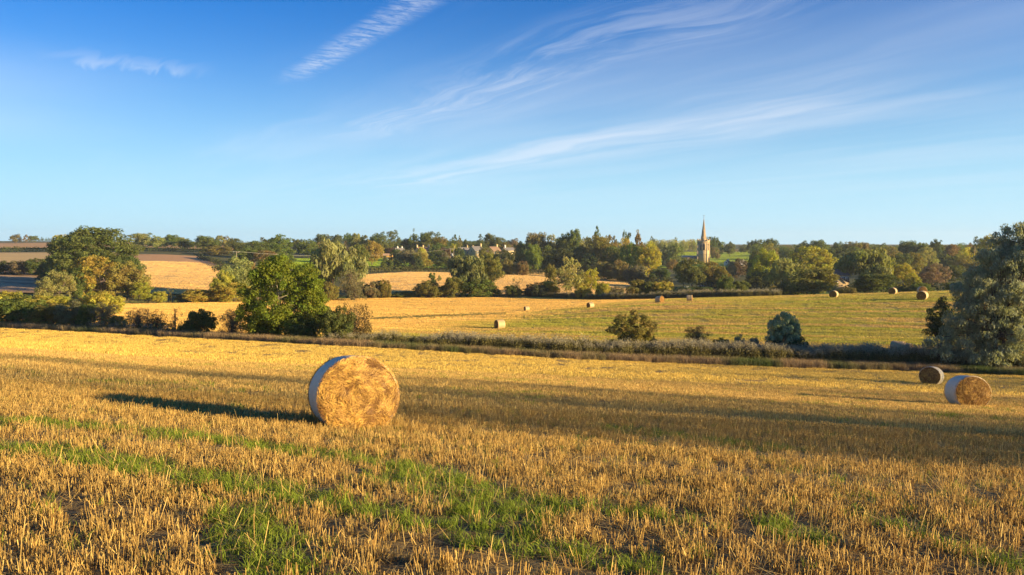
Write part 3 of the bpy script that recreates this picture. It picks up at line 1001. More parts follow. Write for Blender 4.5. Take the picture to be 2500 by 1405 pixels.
# ------------------------------------------------------------------ trees and bushes
def crown_mesh(name, lobes, npuff, nleaf, leaf, puff, seed, droop=0.0, jitter=.35, aspect=1.0, up=.12, holes=0.0, flat=.95, inner=.12, norm=True):
    """leaf faces spread over the skins of many puffs that fill the lobes; unit height, unit width"""
    r = np.random.default_rng(seed)
    L = np.array(lobes, float)                     # cx cy cz rx ry rz
    w = (L[:, 3] * L[:, 4] * L[:, 5]) ** .66; w /= w.sum()
    k = r.choice(len(L), npuff, p=w)
    d = r.normal(0, 1, (npuff, 3)); d[:, 2] = d[:, 2] + .25; d /= np.linalg.norm(d, axis=1)[:, None]
    rad = np.where(r.random(npuff) < inner * 2, r.uniform(.2, .7, npuff), r.uniform(.74, 1.0, npuff))
    pc = L[k, :3] + d * L[k, 3:] * rad[:, None]
    pc[:, 2] = np.maximum(pc[:, 2], .02 + puff * .4)
    pr = puff * r.uniform(.6, 1.35, npuff)
    pv = r.random(npuff); ph = r.random(npuff)
    cnt = np.maximum((nleaf * (pr / puff) ** 2).astype(int), 6)
    pi = np.repeat(np.arange(npuff), cnt); n = len(pi)
    q = r.normal(0, 1, (n, 3)); q /= np.linalg.norm(q, axis=1)[:, None]
    q[:, 2] = np.where((q[:, 2] < -.3) & (r.random(n) < .35), -q[:, 2] * .6, q[:, 2])
    rr = pr[pi] * (1 - jitter * r.random(n) ** 1.5) * (1 + .10 * (r.random(n) < .12))
    c = pc[pi] + q * rr[:, None] * [1, 1, flat]
    if droop:
        c[:, 2] -= droop * r.random(n) ** 1.5 * 1.0
    c[:, 2] = np.maximum(c[:, 2], .012)
    if norm:
        kx = .5 / np.percentile(np.hypot(c[:, 0], c[:, 1]), 96); kz = .985 / np.percentile(c[:, 2], 99.6)
        c = c * [kx, kx, kz]; pc = pc * [kx, kx, kz]
    nrm = q + r.normal(0, .55, (n, 3)) + [0, 0, up]
    nrm /= np.linalg.norm(nrm, axis=1)[:, None]
    if droop:
        t = np.array([0, 0, -1.0]) + r.normal(0, .25, (n, 3))
    else:
        t = r.normal(0, 1, (n, 3))
    t = t - nrm * (t * nrm).sum(1)[:, None]; t /= np.linalg.norm(t, axis=1)[:, None] + 1e-9
    b = np.cross(nrm, t)
    s = (leaf * (1.3 if norm else 1.0) * r.uniform(.55, 1.3, n))[:, None]
    a_ = aspect
    V_ = np.stack([c - t * s * a_, c - b * s * .62, c + t * s * a_, c + b * s * .62], 1).reshape(-1, 3)
    F_ = np.arange(n)[:, None] * 4 + np.array([[0, 1, 2, 3]])
    v = np.clip(.30 * pv[pi] + .42 * r.random(n) + .14, 0, 1); h = np.clip(.65 * ph[pi] + .35 * r.random(n), 0, 1)
    me = mesh_np(name, V_, F_, M['leaf'], {'v': np.repeat(v, 4), 'h': np.repeat(h, 4)})
    return me, pc


def trunk_mesh(name, pc, base_h, r0, seed, nlimb=9, top=.62, lean=0.0, mat='bark', multi=1, thin=.16):
    r = np.random.default_rng(seed)
    mb = MB()
    for s in range(multi):
        ox, oy = (0, 0) if multi == 1 else r.normal(0, .05, 2)
        lx = lean + (0 if multi == 1 else r.normal(0, .12)); ly = r.normal(0, .03 if multi == 1 else .1)
        ts = np.linspace(0, 1, 6)
        path = np.stack([ox + lx * ts**1.3 + .012 * np.sin(ts * 5 + s), oy + ly * ts, ts * top], -1)
        rad = r0 * (1 - .75 * ts) * (1.0 if multi == 1 else .6)
        rad[0] *= 1.45
        path[0, 2] = -.03
        mb.tube(path, rad, 7)
        ids = r.choice(len(pc), min(nlimb, len(pc)), replace=False)
        for k in ids:
            t0 = r.uniform(base_h / top, .95)
            p0 = np.array([np.interp(t0, ts, path[:, 0]), np.interp(t0, ts, path[:, 1]), t0 * top])
            p2 = pc[k]
            if p2[2] < p0[2] - .05: continue
            p1 = (p0 + p2) / 2 + [0, 0, -.03 + .06 * r.random()]
            tt = np.linspace(0, 1, 4)[:, None]
            mb.tube((1 - tt)**2 * p0 + 2 * tt * (1 - tt) * p1 + tt**2 * p2, np.linspace(r0 * .38, r0 * .07, 4), 4, False)
    return mb.mesh(name, M[mat])


def twig_mesh(name, n, seed, spread=.5, thick=.004, mat='bark', h=1.0, depth=2):
    """bare fan of stems and twigs rising from the ground"""
    r = np.random.default_rng(seed); mb = MB()
    for _ in range(n):
        a = r.random() * 6.28; e = abs(r.normal(0, .45)) * spread * 1.6
        e = min(e, spread)
        top = np.array([math.cos(a) * e, math.sin(a) * e, h * r.uniform(.6, 1.0) * (1 - .5 * (e / spread) ** 2)])
        tt = np.linspace(0, 1, 4)[:, None]
        b0 = np.array([math.cos(a) * .05, math.sin(a) * .05, 0])
        md = top * [.35, .35, .55]
        path = (1 - tt)**2 * b0 + 2 * tt * (1 - tt) * md + tt**2 * top
        mb.tube(path, np.linspace(thick * 2.2, thick * .5, 4), 3, False)
        for _k in range(4 * depth):
            q = path[0] + (path[-1] - path[0]) * r.uniform(.35, 1); 
            k = r.uniform(.35, 1); i = min(int(k * 3), 2); q = path[i] * (1 - (k * 3 - i)) + path[i + 1] * (k * 3 - i)
            dd = r.normal(0, 1, 3) * [.09, .09, .05] + [0, 0, .07]
            mb.tube([q, q + dd], [thick * .8, thick * .3], 3, False)
    return mb.mesh(name, M[mat])


KIND = {}


def add_kind(key, variants):
    KIND[key] = variants


def mk(key, nv, lob, seed0, trunk, **kw):
    out = []
    for i in range(nv):
        rr = np.random.default_rng(seed0 + i)
        lobes = lob(rr)
        cm, pc = crown_mesh('crown_' + key, lobes, seed=seed0 + i * 7, **kw)
        tm = trunk_mesh('trunk_' + key, pc, seed=seed0 + i, **trunk)
        out.append((cm, tm))
    KIND[key] = out


def l_round(r):
    L = [(0, 0, .55, .40, .40, .40), (0, 0, .40, .38, .38, .26)]
    for k in range(5):
        a = r.random() * 6.28; L.append((.26 * math.cos(a), .26 * math.sin(a), r.uniform(.30, .78), .22, .22, .19))
    return L


def l_oak(r):
    L = [(0, 0, .50, .38, .38, .34), (0, 0, .66, .30, .30, .26)]
    for k in range(8):
        a = k * .9 + r.random(); q = r.uniform(.16, .32)
        L.append((q * math.cos(a), q * math.sin(a), r.uniform(.34, .86), .19, .19, .14))
    return L


def l_dome(r):
    L = [(0, 0, .45, .44, .44, .52)]
    for k in range(4):
        a = r.random() * 6.28; L.append((.28 * math.cos(a), .28 * math.sin(a), r.uniform(.2, .6), .22, .22, .25))
    return L


def l_bush(r):
    L = [(0, 0, .40, .40, .40, .50)]
    for k in range(6):
        a = r.random() * 6.28; L.append((.30 * math.cos(a), .30 * math.sin(a), r.uniform(.2, .62), .22, .22, .26))
    return L


def l_tall(r):
    L = [(0, 0, .5, .40, .40, .42), (0, 0, .78, .24, .24, .22)]
    for k in range(4):
        a = r.random() * 6.28; L.append((.2 * math.cos(a), .2 * math.sin(a), r.uniform(.3, .8), .24, .24, .16))
    return L


def l_sparse(r):
    L = []
    for k in range(8):
        a = k * 2.4 + r.random(); q = r.uniform(.08, .38) * (1.15 - .35 * k / 8)
        L.append((q * math.cos(a), q * math.sin(a), .34 + .58 * k / 8, .18, .18, .11))
    return L


def l_cone(r):
    return [(0, 0, .06 + .84 * t, .46 * (1 - t) ** .75 + .04, .46 * (1 - t) ** .75 + .04, .09) for t in np.linspace(0, 1, 12)]


def l_spire(r):
    return [(0, 0, .08 + .84 * t, (.42 if t < .55 else .42 * (1 - t) / .45 + .06), (.42 if t < .55 else .42 * (1 - t) / .45 + .06), .12) for t in np.linspace(0, 1, 9)]


def l_willow(r):
    L = [(0, 0, .62, .36, .36, .34)]
    for k in range(8):
        a = k * .785 + r.random() * .5; q = r.uniform(.2, .33)
        L.append((q * math.cos(a), q * math.sin(a), r.uniform(.35, .80), .19, .19, .2))
    return L


TR = dict(base_h=.22, r0=.022)
mk('round', 4, l_round, 100, TR, npuff=150, nleaf=80, leaf=.0155, puff=.08)
mk('oak', 4, l_oak, 200, TR, npuff=135, nleaf=75, leaf=.0155, puff=.075)
mk('dome', 3, l_dome, 300, dict(base_h=.1, r0=.02, multi=2), npuff=160, nleaf=84, leaf=.0150, puff=.08)
mk('bush', 4, l_bush, 400, dict(base_h=.05, r0=.018, multi=4, nlimb=6, top=.5), npuff=160, nleaf=84, leaf=.0175, puff=.085)
mk('tall', 3, l_tall, 500, TR, npuff=130, nleaf=80, leaf=.0155, puff=.075)
mk('sparse', 4, l_sparse, 600, dict(base_h=.3, r0=.02, nlimb=16, top=.75), npuff=90, nleaf=50, leaf=.016, puff=.06)
mk('cone', 2, l_cone, 700, dict(base_h=.1, r0=.02, top=.85, nlimb=2), npuff=170, nleaf=34, leaf=.018, puff=.05)
mk('spire', 3, l_spire, 750, dict(base_h=.1, r0=.02, top=.8, nlimb=4), npuff=150, nleaf=40, leaf=.018, puff=.065)
mk('willow', 3, l_willow, 800, dict(base_h=.2, r0=.025, nlimb=14, top=.55), npuff=120, nleaf=80, leaf=.017, puff=.075, droop=.12, aspect=2.2)
mk('birch', 2, l_round, 900, dict(base_h=.28, r0=.014, nlimb=12, mat='pale_bark', top=.7), npuff=95, nleaf=44, leaf=.019, puff=.075)
KIND['thin'] = [(crown_mesh('crown_thin', l_sparse(np.random.default_rng(5 + i)), 30, 26, .016, .05, 5 + i)[0], twig_mesh('trunk_thin', 16, i, .3, .006)) for i in range(2)]
KIND['twiggy'] = [(crown_mesh('crown_twiggy', l_bush(np.random.default_rng(15 + i)), 120, 60, .0115, .09, 15 + i)[0], twig_mesh('stems_twiggy', 60, i, .48, .004)) for i in range(3)]
KIND['bare'] = [(crown_mesh('crown_bare', l_bush(np.random.default_rng(25)), 14, 14, .02, .06, 25)[0], twig_mesh('stems_bare', 34, 9, .42, .006, depth=3))]
mk('bigoak', 1, lambda r: [(0, 0, .55, .42, .42, .42), (-.12, 0, .72, .26, .3, .24), (.16, 0, .62, .3, .3, .26), (-.2, .05, .4, .26, .3, .3), (.28, 0, .38, .22, .25, .3), (.02, 0, .8, .2, .2, .17)], 1200, TR, npuff=330, nleaf=75, leaf=.0105, puff=.055)
mk('scrub', 2, l_dome, 1300, dict(base_h=.05, r0=.015, multi=4, nlimb=8, top=.5), npuff=260, nleaf=70, leaf=.0125, puff=.065, aspect=2.0, up=.5)
mk('airy', 3, l_round, 1400, TR, npuff=190, nleaf=15, leaf=.0095, puff=.08)
_cnt = {}
PAL = dict(
    dk=(.125, .150, .036), dk2=(.095, .120, .036), gr=(0.148, 0.179, 0.039), bg=(0.195, 0.256, 0.038), ol=(0.223, 0.196, 0.045), yg=(0.371, 0.350, 0.041),
    yo=(.42, .36, .06), ye=(.50, .43, .06), br=(.240, .190, .060), rd=(.26, .20, .07), si=(0.278, 0.307, 0.187), gw=(0.218, 0.232, 0.075), pg=(0.306, 0.299, 0.105), go=(.34, .28, .06), cb=(.15, .095, .055), gb=(.22, .19, .10))
NAMES = dict(airy='broadleaf_tree', scrub='willow_bush', bigoak='oak_tree', round='broadleaf_tree', oak='oak_tree', dome='broadleaf_tree', bush='bush', tall='tall_tree', sparse='open_tree', cone='conifer_tree', spire='conifer_tree', willow='willow_tree', birch='birch_tree', thin='thin_tree', twiggy='twiggy_bush', bare='bare_bush')


def plant(kind, px, d, ytop, w, col, label, group=None, sink=.15, lean=0.0):
    """a tree or bush standing at bearing px, depth d, its top reaching pixel row ytop"""
    x, y, z = on_ground(px, d)
    u, s = ray(px, ytop)
    H = CAM_H + s * d - z
    H = max(H, .8)
    W = w / FPX * d
    c = PAL[col] if isinstance(col, str) else col
    k = _cnt.get(kind, 0); _cnt[kind] = k + 1
    cm, tm = KIND[kind][k % len(KIND[kind])]
    r = random.Random(int(px * 13 + d))
    t = empty(NAMES[kind], (x, y, z - sink), r.random() * 6.28)
    f = r.uniform(.9, 1.1)
    c = tuple(min(1, q * r.uniform(.92, 1.08)) for q in c)
    ct = obj('crown', cm, t, scale=(W * 1.14, W * 1.08 * f, H * 1.0 + sink), col=c)
    ts = W * .5 + H * .5
    obj('stems' if kind in ('twiggy', 'bare') else 'trunk', tm, t, scale=(W, W * f, H + sink))
    set_tags(t, label, 'bush' if kind in ('scrub', 'bush', 'twiggy', 'bare') else 'tree', group)
    return t


G1 = 'bushes of the hedge along the stream'
G2 = 'trees and bushes behind the hay field'
G3 = 'trees in and around the village'
G4 = 'trees along the skyline'
G5 = 'trees around the church'
G6 = 'trees at the right of the valley'
LIST = [
 # far left hill
 ('oak', 38, 800, 572, 27, 'br', 'reddish brown small tree alone on the skyline at the far left edge', G4),
 ('sparse', 64, 800, 573, 15, 'gb', 'thin half bare tree on the skyline just right of the reddish one', G4),
 ('oak', 80, 820, 576, 22, 'gr', 'low green tree at the end of the far conifer wood on the left skyline', G4),
 ('round', 146, 470, 573, 42, 'yg', 'pale yellow-green tree on the left shoulder of the big dark oak', G4),
 ('sparse', 170, 500, 571, 26, 'dk', 'open dark treetop showing between the pale tree and the big oak', G4),
 ('bigoak', 236, 246, 556, 178, 'dk', 'massive dark green oak, the tallest tree on the left of the valley', G2),
 ('dome', 168, 262, 602, 100, 'dk2', 'very dark tree mass under the left shoulder of the big oak', G2),
 ('dome', 130, 268, 640, 80, 'dk2', 'blackish green bush at the foot of the dark mass left of the big oak', G2),
 ('dome', 308, 240, 622, 70, 'dk', 'dark green tree leaning out right of the big oak over the pale hill field', G2),
 ('dome', 330, 226, 668, 50, 'dk', 'small dark tree low on the right flank of the big oak', G2),
 ('bush', 12, 292, 638, 56, 'dk2', 'dark hedge bush at the left edge between the two upper fields', G2),
 ('bush', 58, 290, 637, 56, 'gb', 'brownish hedge bush between the two upper fields at far left', G2),
 ('bush', 98, 288, 632, 56, 'dk', 'dark hedge bush between the upper fields nearest to the big oak', G2),
 ('dome', 236, 210, 626, 108, (.36, .31, .05), 'round yellow-topped olive tree standing in front of the big oak', G2),
 ('dome', 200, 206, 650, 50, 'gr', 'dull green tree clinging to the left side of the yellow-topped tree', G2),
 ('dome', 312, 212, 640, 88, (.30, .24, .06), 'brownish olive autumn tree right of the yellow-topped tree', G2),
 ('dome', 345, 208, 690, 50, 'yg', 'low yellow-green tree at the lower right of the autumn clump', G2),
 ('dome', 138, 200, 662, 76, 'pg', 'small pale yellow-green tree in front of the ploughed field', G2),
 # left valley hedges
 ('bush', 22, 150, 712, 95, 'yo', 'golden topped hawthorn at the far left edge', G2),
 ('bush', 88, 146, 722, 80, 'yo', 'second golden topped hawthorn from the left edge', G2),
 ('bush', 150, 150, 722, 70, 'yg', 'yellow-green bush behind the long brown hedge bush', G2),
 ('bush', 252, 140, 712, 96, 'yo', 'wide golden bush in front of the autumn clump', G2),
 ('bush', 205, 145, 728, 60, 'go', 'orange-tinted bush between golden hawthorns and the wide golden bush', G2),
 ('bush', 40, None, 722, 110, 'gr', 'big dark green hawthorn at the left end of the stream hedge', G1),
 ('bush', -60, None, 715, 110, 'gr', 'dark hawthorn cut by the left picture edge', G1),
 ('bush', 100, None, 742, 66, 'gr', 'dark green bush right of the big left hawthorn', G1),
 ('bush', 135, None, 742, 90, 'ol', 'olive-brown bush in the left stream hedge, left of the long one', G1),
 ('bush', 178, None, 736, 76, 'gb', 'tall brown bush in the middle of the left stream hedge', G1),
 ('bush', 214, None, 742, 50, 'gr', 'dull green bush between the brown bushes of the left hedge', G1),
 ('twiggy', 250, None, 740, 72, 'gb', 'domed grey twiggy bush ending the thick part of the left hedge', G1),
 ('bush', 290, None, 772, 42, 'dk', 'low dark bush between the two grey twiggy bushes', G1),
 ('twiggy', 340, None, 752, 56, 'gb', 'small domed grey twiggy bush standing in the gap of the left hedge', G1),
 ('twiggy', 386, None, 758, 52, (.09, .075, .04), 'dark brown thorny bush right of the small grey bush', G1),
 ('bare', 428, None, 750, 34, 'gb', 'almost bare thin bush with upright twigs in the left hedge gap', G1),
 ('bush', 495, None, 756, 66, 'dk', 'isolated dark green hawthorn left of the ash tree', G1),
 ('bush', 460, None, 786, 44, 'ol', 'low spreading bush at the left foot of the isolated hawthorn', G1),
 ('twiggy', 566, None, 756, 72, 'gb', 'brownish twiggy bush touching the left side of the ash tree', G1),
 ('bush', 385, 196, 712, 36, 'yo', 'orange-brown bush at the left corner of the golden field', G2),
 ('thin', 416, 200, 705, 18, 'ol', 'tiny upright tree right of the orange-brown bush', G2),
 ('bush', 440, 204, 718, 26, 'go', 'little orange bush between tiny tree and the rounded yellow bush', G2),
 ('bush', 480, 200, 707, 66, 'yo', 'rounded yellow-brown bush at the foot of the pale hill field', G2),
 ('bush', 515, 202, 712, 40, 'go', 'smaller orange-brown bush joined to the rounded yellow bush', G2),
 ('round', 574, 214, 628, 100, 'pg', 'light olive tree rising behind the left side of the ash tree', G2),
 ('dome', 548, 208, 662, 60, 'yo', 'yellow small tree below the light olive tree', G2),
 ('bush', 562, 203, 690, 90, 'yo', 'broad golden brown bush at the foot of the light olive tree', G2),
 ('tall', 617, 222, 640, 40, 'br', 'russet tree between the light olive tree and the ash', G2),
 # big right of ash
 ('bush', 760, None, 742, 84, 'gr', 'grey-green upright willow scrub right of the ash trunk', G1),
 ('bush', 724, None, 770, 80, 'dk', 'shadowy bush under the right side of the ash tree', G1),
 ('twiggy', 862, None, 742, 96, (.13, .10, .035), 'rounded hawthorn with orange-brown twig tips at the right end of the clump', G1),
 ('bush', 822, None, 750, 84, 'dk', 'dark green bush inside the clump between scrub and rounded hawthorn', G1),
 ('bush', 640, None, 770, 86, 'dk2', 'blackish bush under the left side of the ash tree', G1),
 # centre back row
 ('willow', 815, 221, 592, 124, 'pg', 'large rounded grey-gold willow with leaning pale trunks', G2),
 ('tall', 879, 300, 597, 46, 'gr', 'slim dark green tree on the right shoulder of the large willow', G2),
 ('twiggy', 862, 215, 655, 62, 'gb', 'brown bare-branched shrub under the right side of the large willow', G2),
 ('bush', 800, 212, 690, 50, 'ol', 'rounded scrub bush at the foot of the leaning willow trunk', G2),
 ('bush', 760, 214, 690, 60, 'gr', 'green scrub between ash tree and large willow', G2),
 ('bush', 884, 226, 690, 40, 'dk', 'small dark bush right of the large willow', G2),
 ('bush', 914, 224, 686, 44, 'gb', 'brownish bush, left one of the pair beside the gap', G2),
 ('bush', 940, 224, 684, 34, 'ol', 'olive bush, right one of the pair beside the gap', G2),
 ('bush', 985, 228, 712, 60, 'gr', 'low flat bramble at the foot of the field below the village', G2),
 ('bush', 1046, 226, 686, 60, 'ol', 'round bush with reddish tinge left of the centre willow', G2),
 ('sparse', 1060, 230, 666, 40, 'dk', 'small dark tree leaning over the round reddish bush', G2),
 ('bush', 1105, 226, 677, 46, 'ol', 'green and rust bush between the round bush and centre willow', G2),
 ('willow', 1146, 234, 626, 96, 'gw', 'spreading grey-green willow at the centre, left half of the pair', G2),
 ('tall', 1190, 236, 620, 62, 'ol', 'taller olive tree at the centre, right half of the pair', G2),
 ('bush', 1165, 228, 680, 90, 'gr', 'scrub at the foot of the centre willow pair', G2),
 ('thin', 1262, 230, 678, 26, 'pg', 'thin pale upright bush standing over the dark willow scrub', G2),
 ('bush', 1252, 226, 697, 40, 'dk', 'low dark bush under the thin pale one', G2),
 ('bush', 1306, 226, 691, 56, (.10, .115, .045), 'wide grey-green willow scrub left of the white-trunked tree', G2),
 ('bush', 1342, 228, 686, 40, 'yo', 'yellow bush under the small pointed tree', G2),
 ('tall', 1344, 244, 646, 34, 'ol', 'small pointed olive tree left of the white-trunked tree', G2),
 ('birch', 1393, 224, 628, 64, 'pg', 'round-headed tree with slim white trunk, tallest of the three small trees', G2),
 ('birch', 1443, 224, 656, 44, 'yg', 'small yellow-green tree with slim pale trunk right of the white-trunked one', G2),
 ('round', 1422, 236, 664, 40, 'ol', 'small olive tree between the two pale-trunked trees', G2),
 ('bush', 1424, 216, 692, 42, 'yo', 'orange topped bush between the two pale trunks', G2),
 ('bush', 1471, 216, 690, 32, 'yg', 'small yellow-green bush right of the small pale-trunked tree', G2),
 ('bush', 1500, 222, 700, 44, 'gb', 'low tan reed clump left of the dark bush row', G2),
 ('bush', 1550, 208, 684, 46, 'ol', 'left bush of the dark row with rusty tops behind the back bank', G2),
 ('bush', 1582, 208, 688, 42, 'dk', 'middle bush of the dark row with rusty tops', G2),
 ('bush', 1622, 206, 688, 56, 'yo', 'right bush of the row, yellow and red topped', G2),
 # village pasture hedge and village
 ('bush', 945, 372, 632, 28, 'dk', 'small rounded dark bush on the pasture edge', G3),
 ('round', 908, 430, 589, 46, 'go', 'orange-brown round tree standing in the green pasture left of the village', G3),
 ('dome', 967, 410, 609, 38, 'dk2', 'dark green tree at the left of the brown village clump', G3),
 ('dome', 1000, 400, 608, 50, 'gb', 'grey-brown tree in the middle of the village clump', G3),
 ('round', 1032, 396, 616, 44, 'go', 'green and orange tree at the right of the village clump', G3),
 ('spire', 1023, 385, 619, 20, 'dk2', 'narrow dark evergreen in front of the green and orange tree', G3),
 ('tall', 1028, 470, 604, 20, 'ye', 'bright yellow little tree in front of the left house gable', G3),
 ('round', 1068, 458, 606, 40, 'dk', 'dark green garden tree right of the left house', G3),
 ('round', 1086, 440, 616, 20, 'gb', 'small pinkish-tan round tree in the village garden', G3),
 ('bush', 1075, 425, 628, 44, 'dk', 'dark garden hedge below the pinkish tree', G3),
 ('bush', 1115, 425, 630, 40, 'dk', 'dark garden hedge behind the twin poles', G3),
 ('round', 1120, 470, 605, 24, 'dk2', 'small dark green tree in front of the long terrace roof', G3),
 ('bush', 1080, 480, 605, 40, 'cb', 'dark red-brown shrubbery left of the twin poles', G3),
 ('oak', 955, 500, 605, 28, 'cb', 'purple-leaved tree above the yellow wall', G3),
 ('round', 1187, 440, 604, 34, 'ol', 'olive tree between the two gabled houses', G3),
 ('round', 1232, 430, 610, 40, 'dk2', 'dark green tree in front of the right village roof', G3),
 ('bush', 1238, 345, 632, 32, 'br', 'rusty rounded bush, leftmost of three by the right end of the centre field', G3),
 ('bush', 1258, 342, 645, 26, 'ol', 'olive rounded bush, middle of three by the centre field', G3),
 ('bush', 1278, 340, 638, 30, 'rd', 'reddish topped bush, rightmost of three by the centre field', G3),
 ('bush', 690, 350, 620, 60, 'gr', 'green hedge scrub seen behind the ash crown', G3),
 ('round', 1215, 470, 614, 24, 'dk', 'dark tree at the foot of the right village gable', G3),
 # skyline left to centre
 ('oak', 350, 520, 570, 50, 'pg', 'large skyline tree, leftmost of the row over the brown field', G4),
 ('sparse', 352, 560, 569, 44, 'gr', 'open crowned tree behind the leftmost of the row over the brown field', G4),
 ('oak', 386, 520, 576, 40, 'pg', 'second skyline tree of the row over the brown field', G4),
 ('oak', 420, 525, 573, 36, 'gr', 'third skyline tree of the row over the brown field', G4),
 ('round', 455, 515, 583, 42, 'dk', 'dark low tree ending the row over the brown field', G4),
 ('oak', 442, 545, 580, 36, 'pg', 'pale tree half behind the dark low one of the row', G4),
 ('oak', 508, 500, 576, 54, 'gr', 'broad green tree on the skyline left of the utility pole', G4),
 ('sparse', 535, 520, 575, 44, 'pg', 'pale open tree on the skyline just left of the pole', G4),
 ('bush', 530, 470, 600, 60, 'ol', 'olive scrub under the skyline trees left of the pole', G4),
 ('sparse', 556, 530, 576, 20, 'gb', 'thin half-bare tree above the pole', G4),
 ('round', 577, 500, 582, 34, 'dk', 'dark green tree directly behind the pole', G4),
 ('round', 622, 395, 589, 84, 'dk', 'large round dark tree between the pole and the ash crown', G4),
 ('dome', 600, 385, 606, 50, 'gr', 'green lower tree on the left of the large round dark tree', G4),
 ('dome', 646, 380, 612, 56, 'br', 'brownish lower tree at the right of the large round dark tree', G4),
 ('sparse', 648, 520, 580, 30, 'dk', 'open treetop on the skyline above the large round tree', G4),
 ('tall', 684, 440, 573, 58, 'gr', 'tall green tree with branching top behind the ash crown', G4),
 ('oak', 662, 450, 590, 40, 'ol', 'olive tree left of the tall branching one', G4),
 ('round', 707, 600, 585, 8, 'dk', 'tiny round tree alone on the skyline right of the tall branching tree', G4),
 ('oak', 728, 560, 584, 30, 'dk', 'small dark tree on the skyline above the gap', G4),
 ('round', 752, 480, 585, 46, 'gr', 'light green round tree between the gap and the grey-gold willow', G4),
 ('oak', 788, 560, 572, 44, 'dk', 'dark spreading skyline tree above the grey-gold willow', G4),
 ('round', 785, 500, 590, 34, 'br', 'russet tree below the dark spreading skyline tree', G4),
 ('oak', 820, 560, 573, 30, 'dk', 'second dark skyline tree above the grey-gold willow', G4),
 ('tall', 850, 540, 570, 26, 'gr', 'pointed green skyline tree right above the willow', G4),
 ('tall', 868, 540, 570, 30, 'pg', 'pale pointed skyline tree right above the willow', G4),
 ('bare', 845, 470, 586, 26, 'gb', 'pale leafless tree behind the right side of the willow', G4),
 ('round', 893, 530, 575, 34, 'ol', 'olive skyline tree behind the orange-brown pasture tree', G4),
 ('oak', 920, 520, 567, 40, 'dk', 'dark crown rising over the orange-brown pasture tree', G4),
 ('round', 938, 510, 580, 40, 'gr', 'green tree at the right of the dark crown over the pasture', G4),
 ('sparse', 960, 560, 562, 30, 'dk', 'lone open oak standing clear on the skyline left of the village', G4),
 ('round', 975, 600, 594, 40, 'dk', 'low dark thicket under the lone open oak', G4),
 ('round', 995, 545, 583, 28, 'br', 'brownish low tree left of the tall rounded pair', G4),
 ('spire', 1012, 540, 560, 26, 'gr', 'tall egg-shaped tree over the left house', G4),
 ('round', 1052, 540, 566, 46, 'dk', 'big round dark tree right of the egg-shaped one', G4),
 ('oak', 1038, 560, 568, 30, 'gr', 'open branched tree between egg-shaped and big round dark tree', G4),
 ('dome', 1020, 530, 590, 44, 'ol', 'olive undergrowth below the egg-shaped tree', G4),
 ('oak', 1075, 520, 578, 30, 'ol', 'olive tree at the right flank of the big round dark tree', G4),
 ('dome', 1070, 500, 594, 34, 'gr', 'green garden tree over the long terrace', G4),
 ('cone', 1110, 540, 573, 24, 'dk', 'twin-topped conifer behind the terrace, left top', G4),
 ('cone', 1122, 545, 576, 20, 'ol', 'olive conifer joined to the right of the twin-topped one', G4),
 ('round', 1106, 500, 595, 20, 'yg', 'small yellow-green tree before the conifers behind the terrace', G4),
 ('round', 1137, 640, 584, 10, 'dk', 'small round tree alone on the skyline right of the conifers', G4),
 ('cone', 1173, 640, 572, 20, 'dk2', 'dark pointed conifer on the skyline above the gabled house', G4),
 ('oak', 1198, 560, 570, 26, 'gr', 'upright branching tree on the skyline right of the pointed conifer', G4),
 ('round', 1218, 540, 579, 44, 'dk', 'dark green tree on the skyline over the right village gable', G4),
 ('round', 1232, 520, 592, 34, 'br', 'brownish tree beneath the dark one over the right gable', G4),
 ('oak', 1250, 540, 583, 40, 'gb', 'grey-brown tree at the right end of the village skyline', G4),
 # wood right of village
 ('tall', 1272, 450, 590, 30, 'gr', 'green tree at the left end of the wood', G5),
 ('oak', 1308, 440, 568, 58, 'br', 'tall copper tinged tree at the left of the wood', G5),
 ('dome', 1302, 392, 597, 40, 'bg', 'bright green rounded tree low in front of the copper tinged one', G5),
 ('dome', 1282, 400, 610, 40, 'dk', 'dark green tree at the left foot of the wood', G5),
 ('round', 1349, 440, 574, 36, 'yg', 'yellow-green tree left of the half-hidden cream house', G5),
 ('dome', 1338, 400, 600, 44, 'dk', 'dark tree in front of the cream house', G5),
 ('tall', 1383, 430, 570, 44, 'dk', 'dark tree right of the cream house', G5),
 ('tall', 1406, 430, 560, 36, 'gr', 'tall domed tree crowning the middle of the wood', G5),
 ('dome', 1380, 396, 606, 54, 'dk2', 'very dark lower tree under the middle of the wood', G5),
 ('round', 1430, 420, 580, 34, 'pg', 'pale green tree in the middle of the wood', G5),
 ('dome', 1418, 400, 600, 40, 'gr', 'grey-green feathery tree below the tall domed one', G5),
 ('cone', 1457, 430, 553, 40, 'dk', 'tall pine with tiered top, highest point of the wood', G5),
 ('round', 1462, 400, 576, 74, 'ol', 'big dusty olive oak beneath the tiered pine', G5),
 ('dome', 1440, 385, 620, 60, 'dk2', 'blackish undergrowth beneath the dusty oak', G5),
 ('dome', 1492, 390, 602, 54, 'dk', 'dark rounded tree right of the dusty oak', G5),
 ('round', 1488, 430, 575, 36, 'br', 'brown crown right of the tiered pine', G5),
 ('sparse', 1502, 440, 576, 26, 'gb', 'half bare tree on the skyline right of the brown crown', G5),
 ('sparse', 1530, 450, 563, 30, 'dk', 'open oak standing above the wood left of the brown pointed tree', G5),
 ('round', 1522, 420, 582, 38, 'yo', 'yellow-orange crown below the open oak', G5),
 ('spire', 1556, 450, 563, 30, 'br', 'brown pointed tree on the skyline left of the church', G5),
 ('dome', 1538, 380, 594, 52, 'bg', 'large bright green tree, left one of the light pair before the church', G5),
 ('dome', 1585, 376, 590, 66, 'yg', 'large yellow-green tree, right one of the light pair before the church', G5),
 ('sparse', 1592, 640, 577, 14, 'dk', 'small thin tree on the skyline between light pair and conifers', G5),
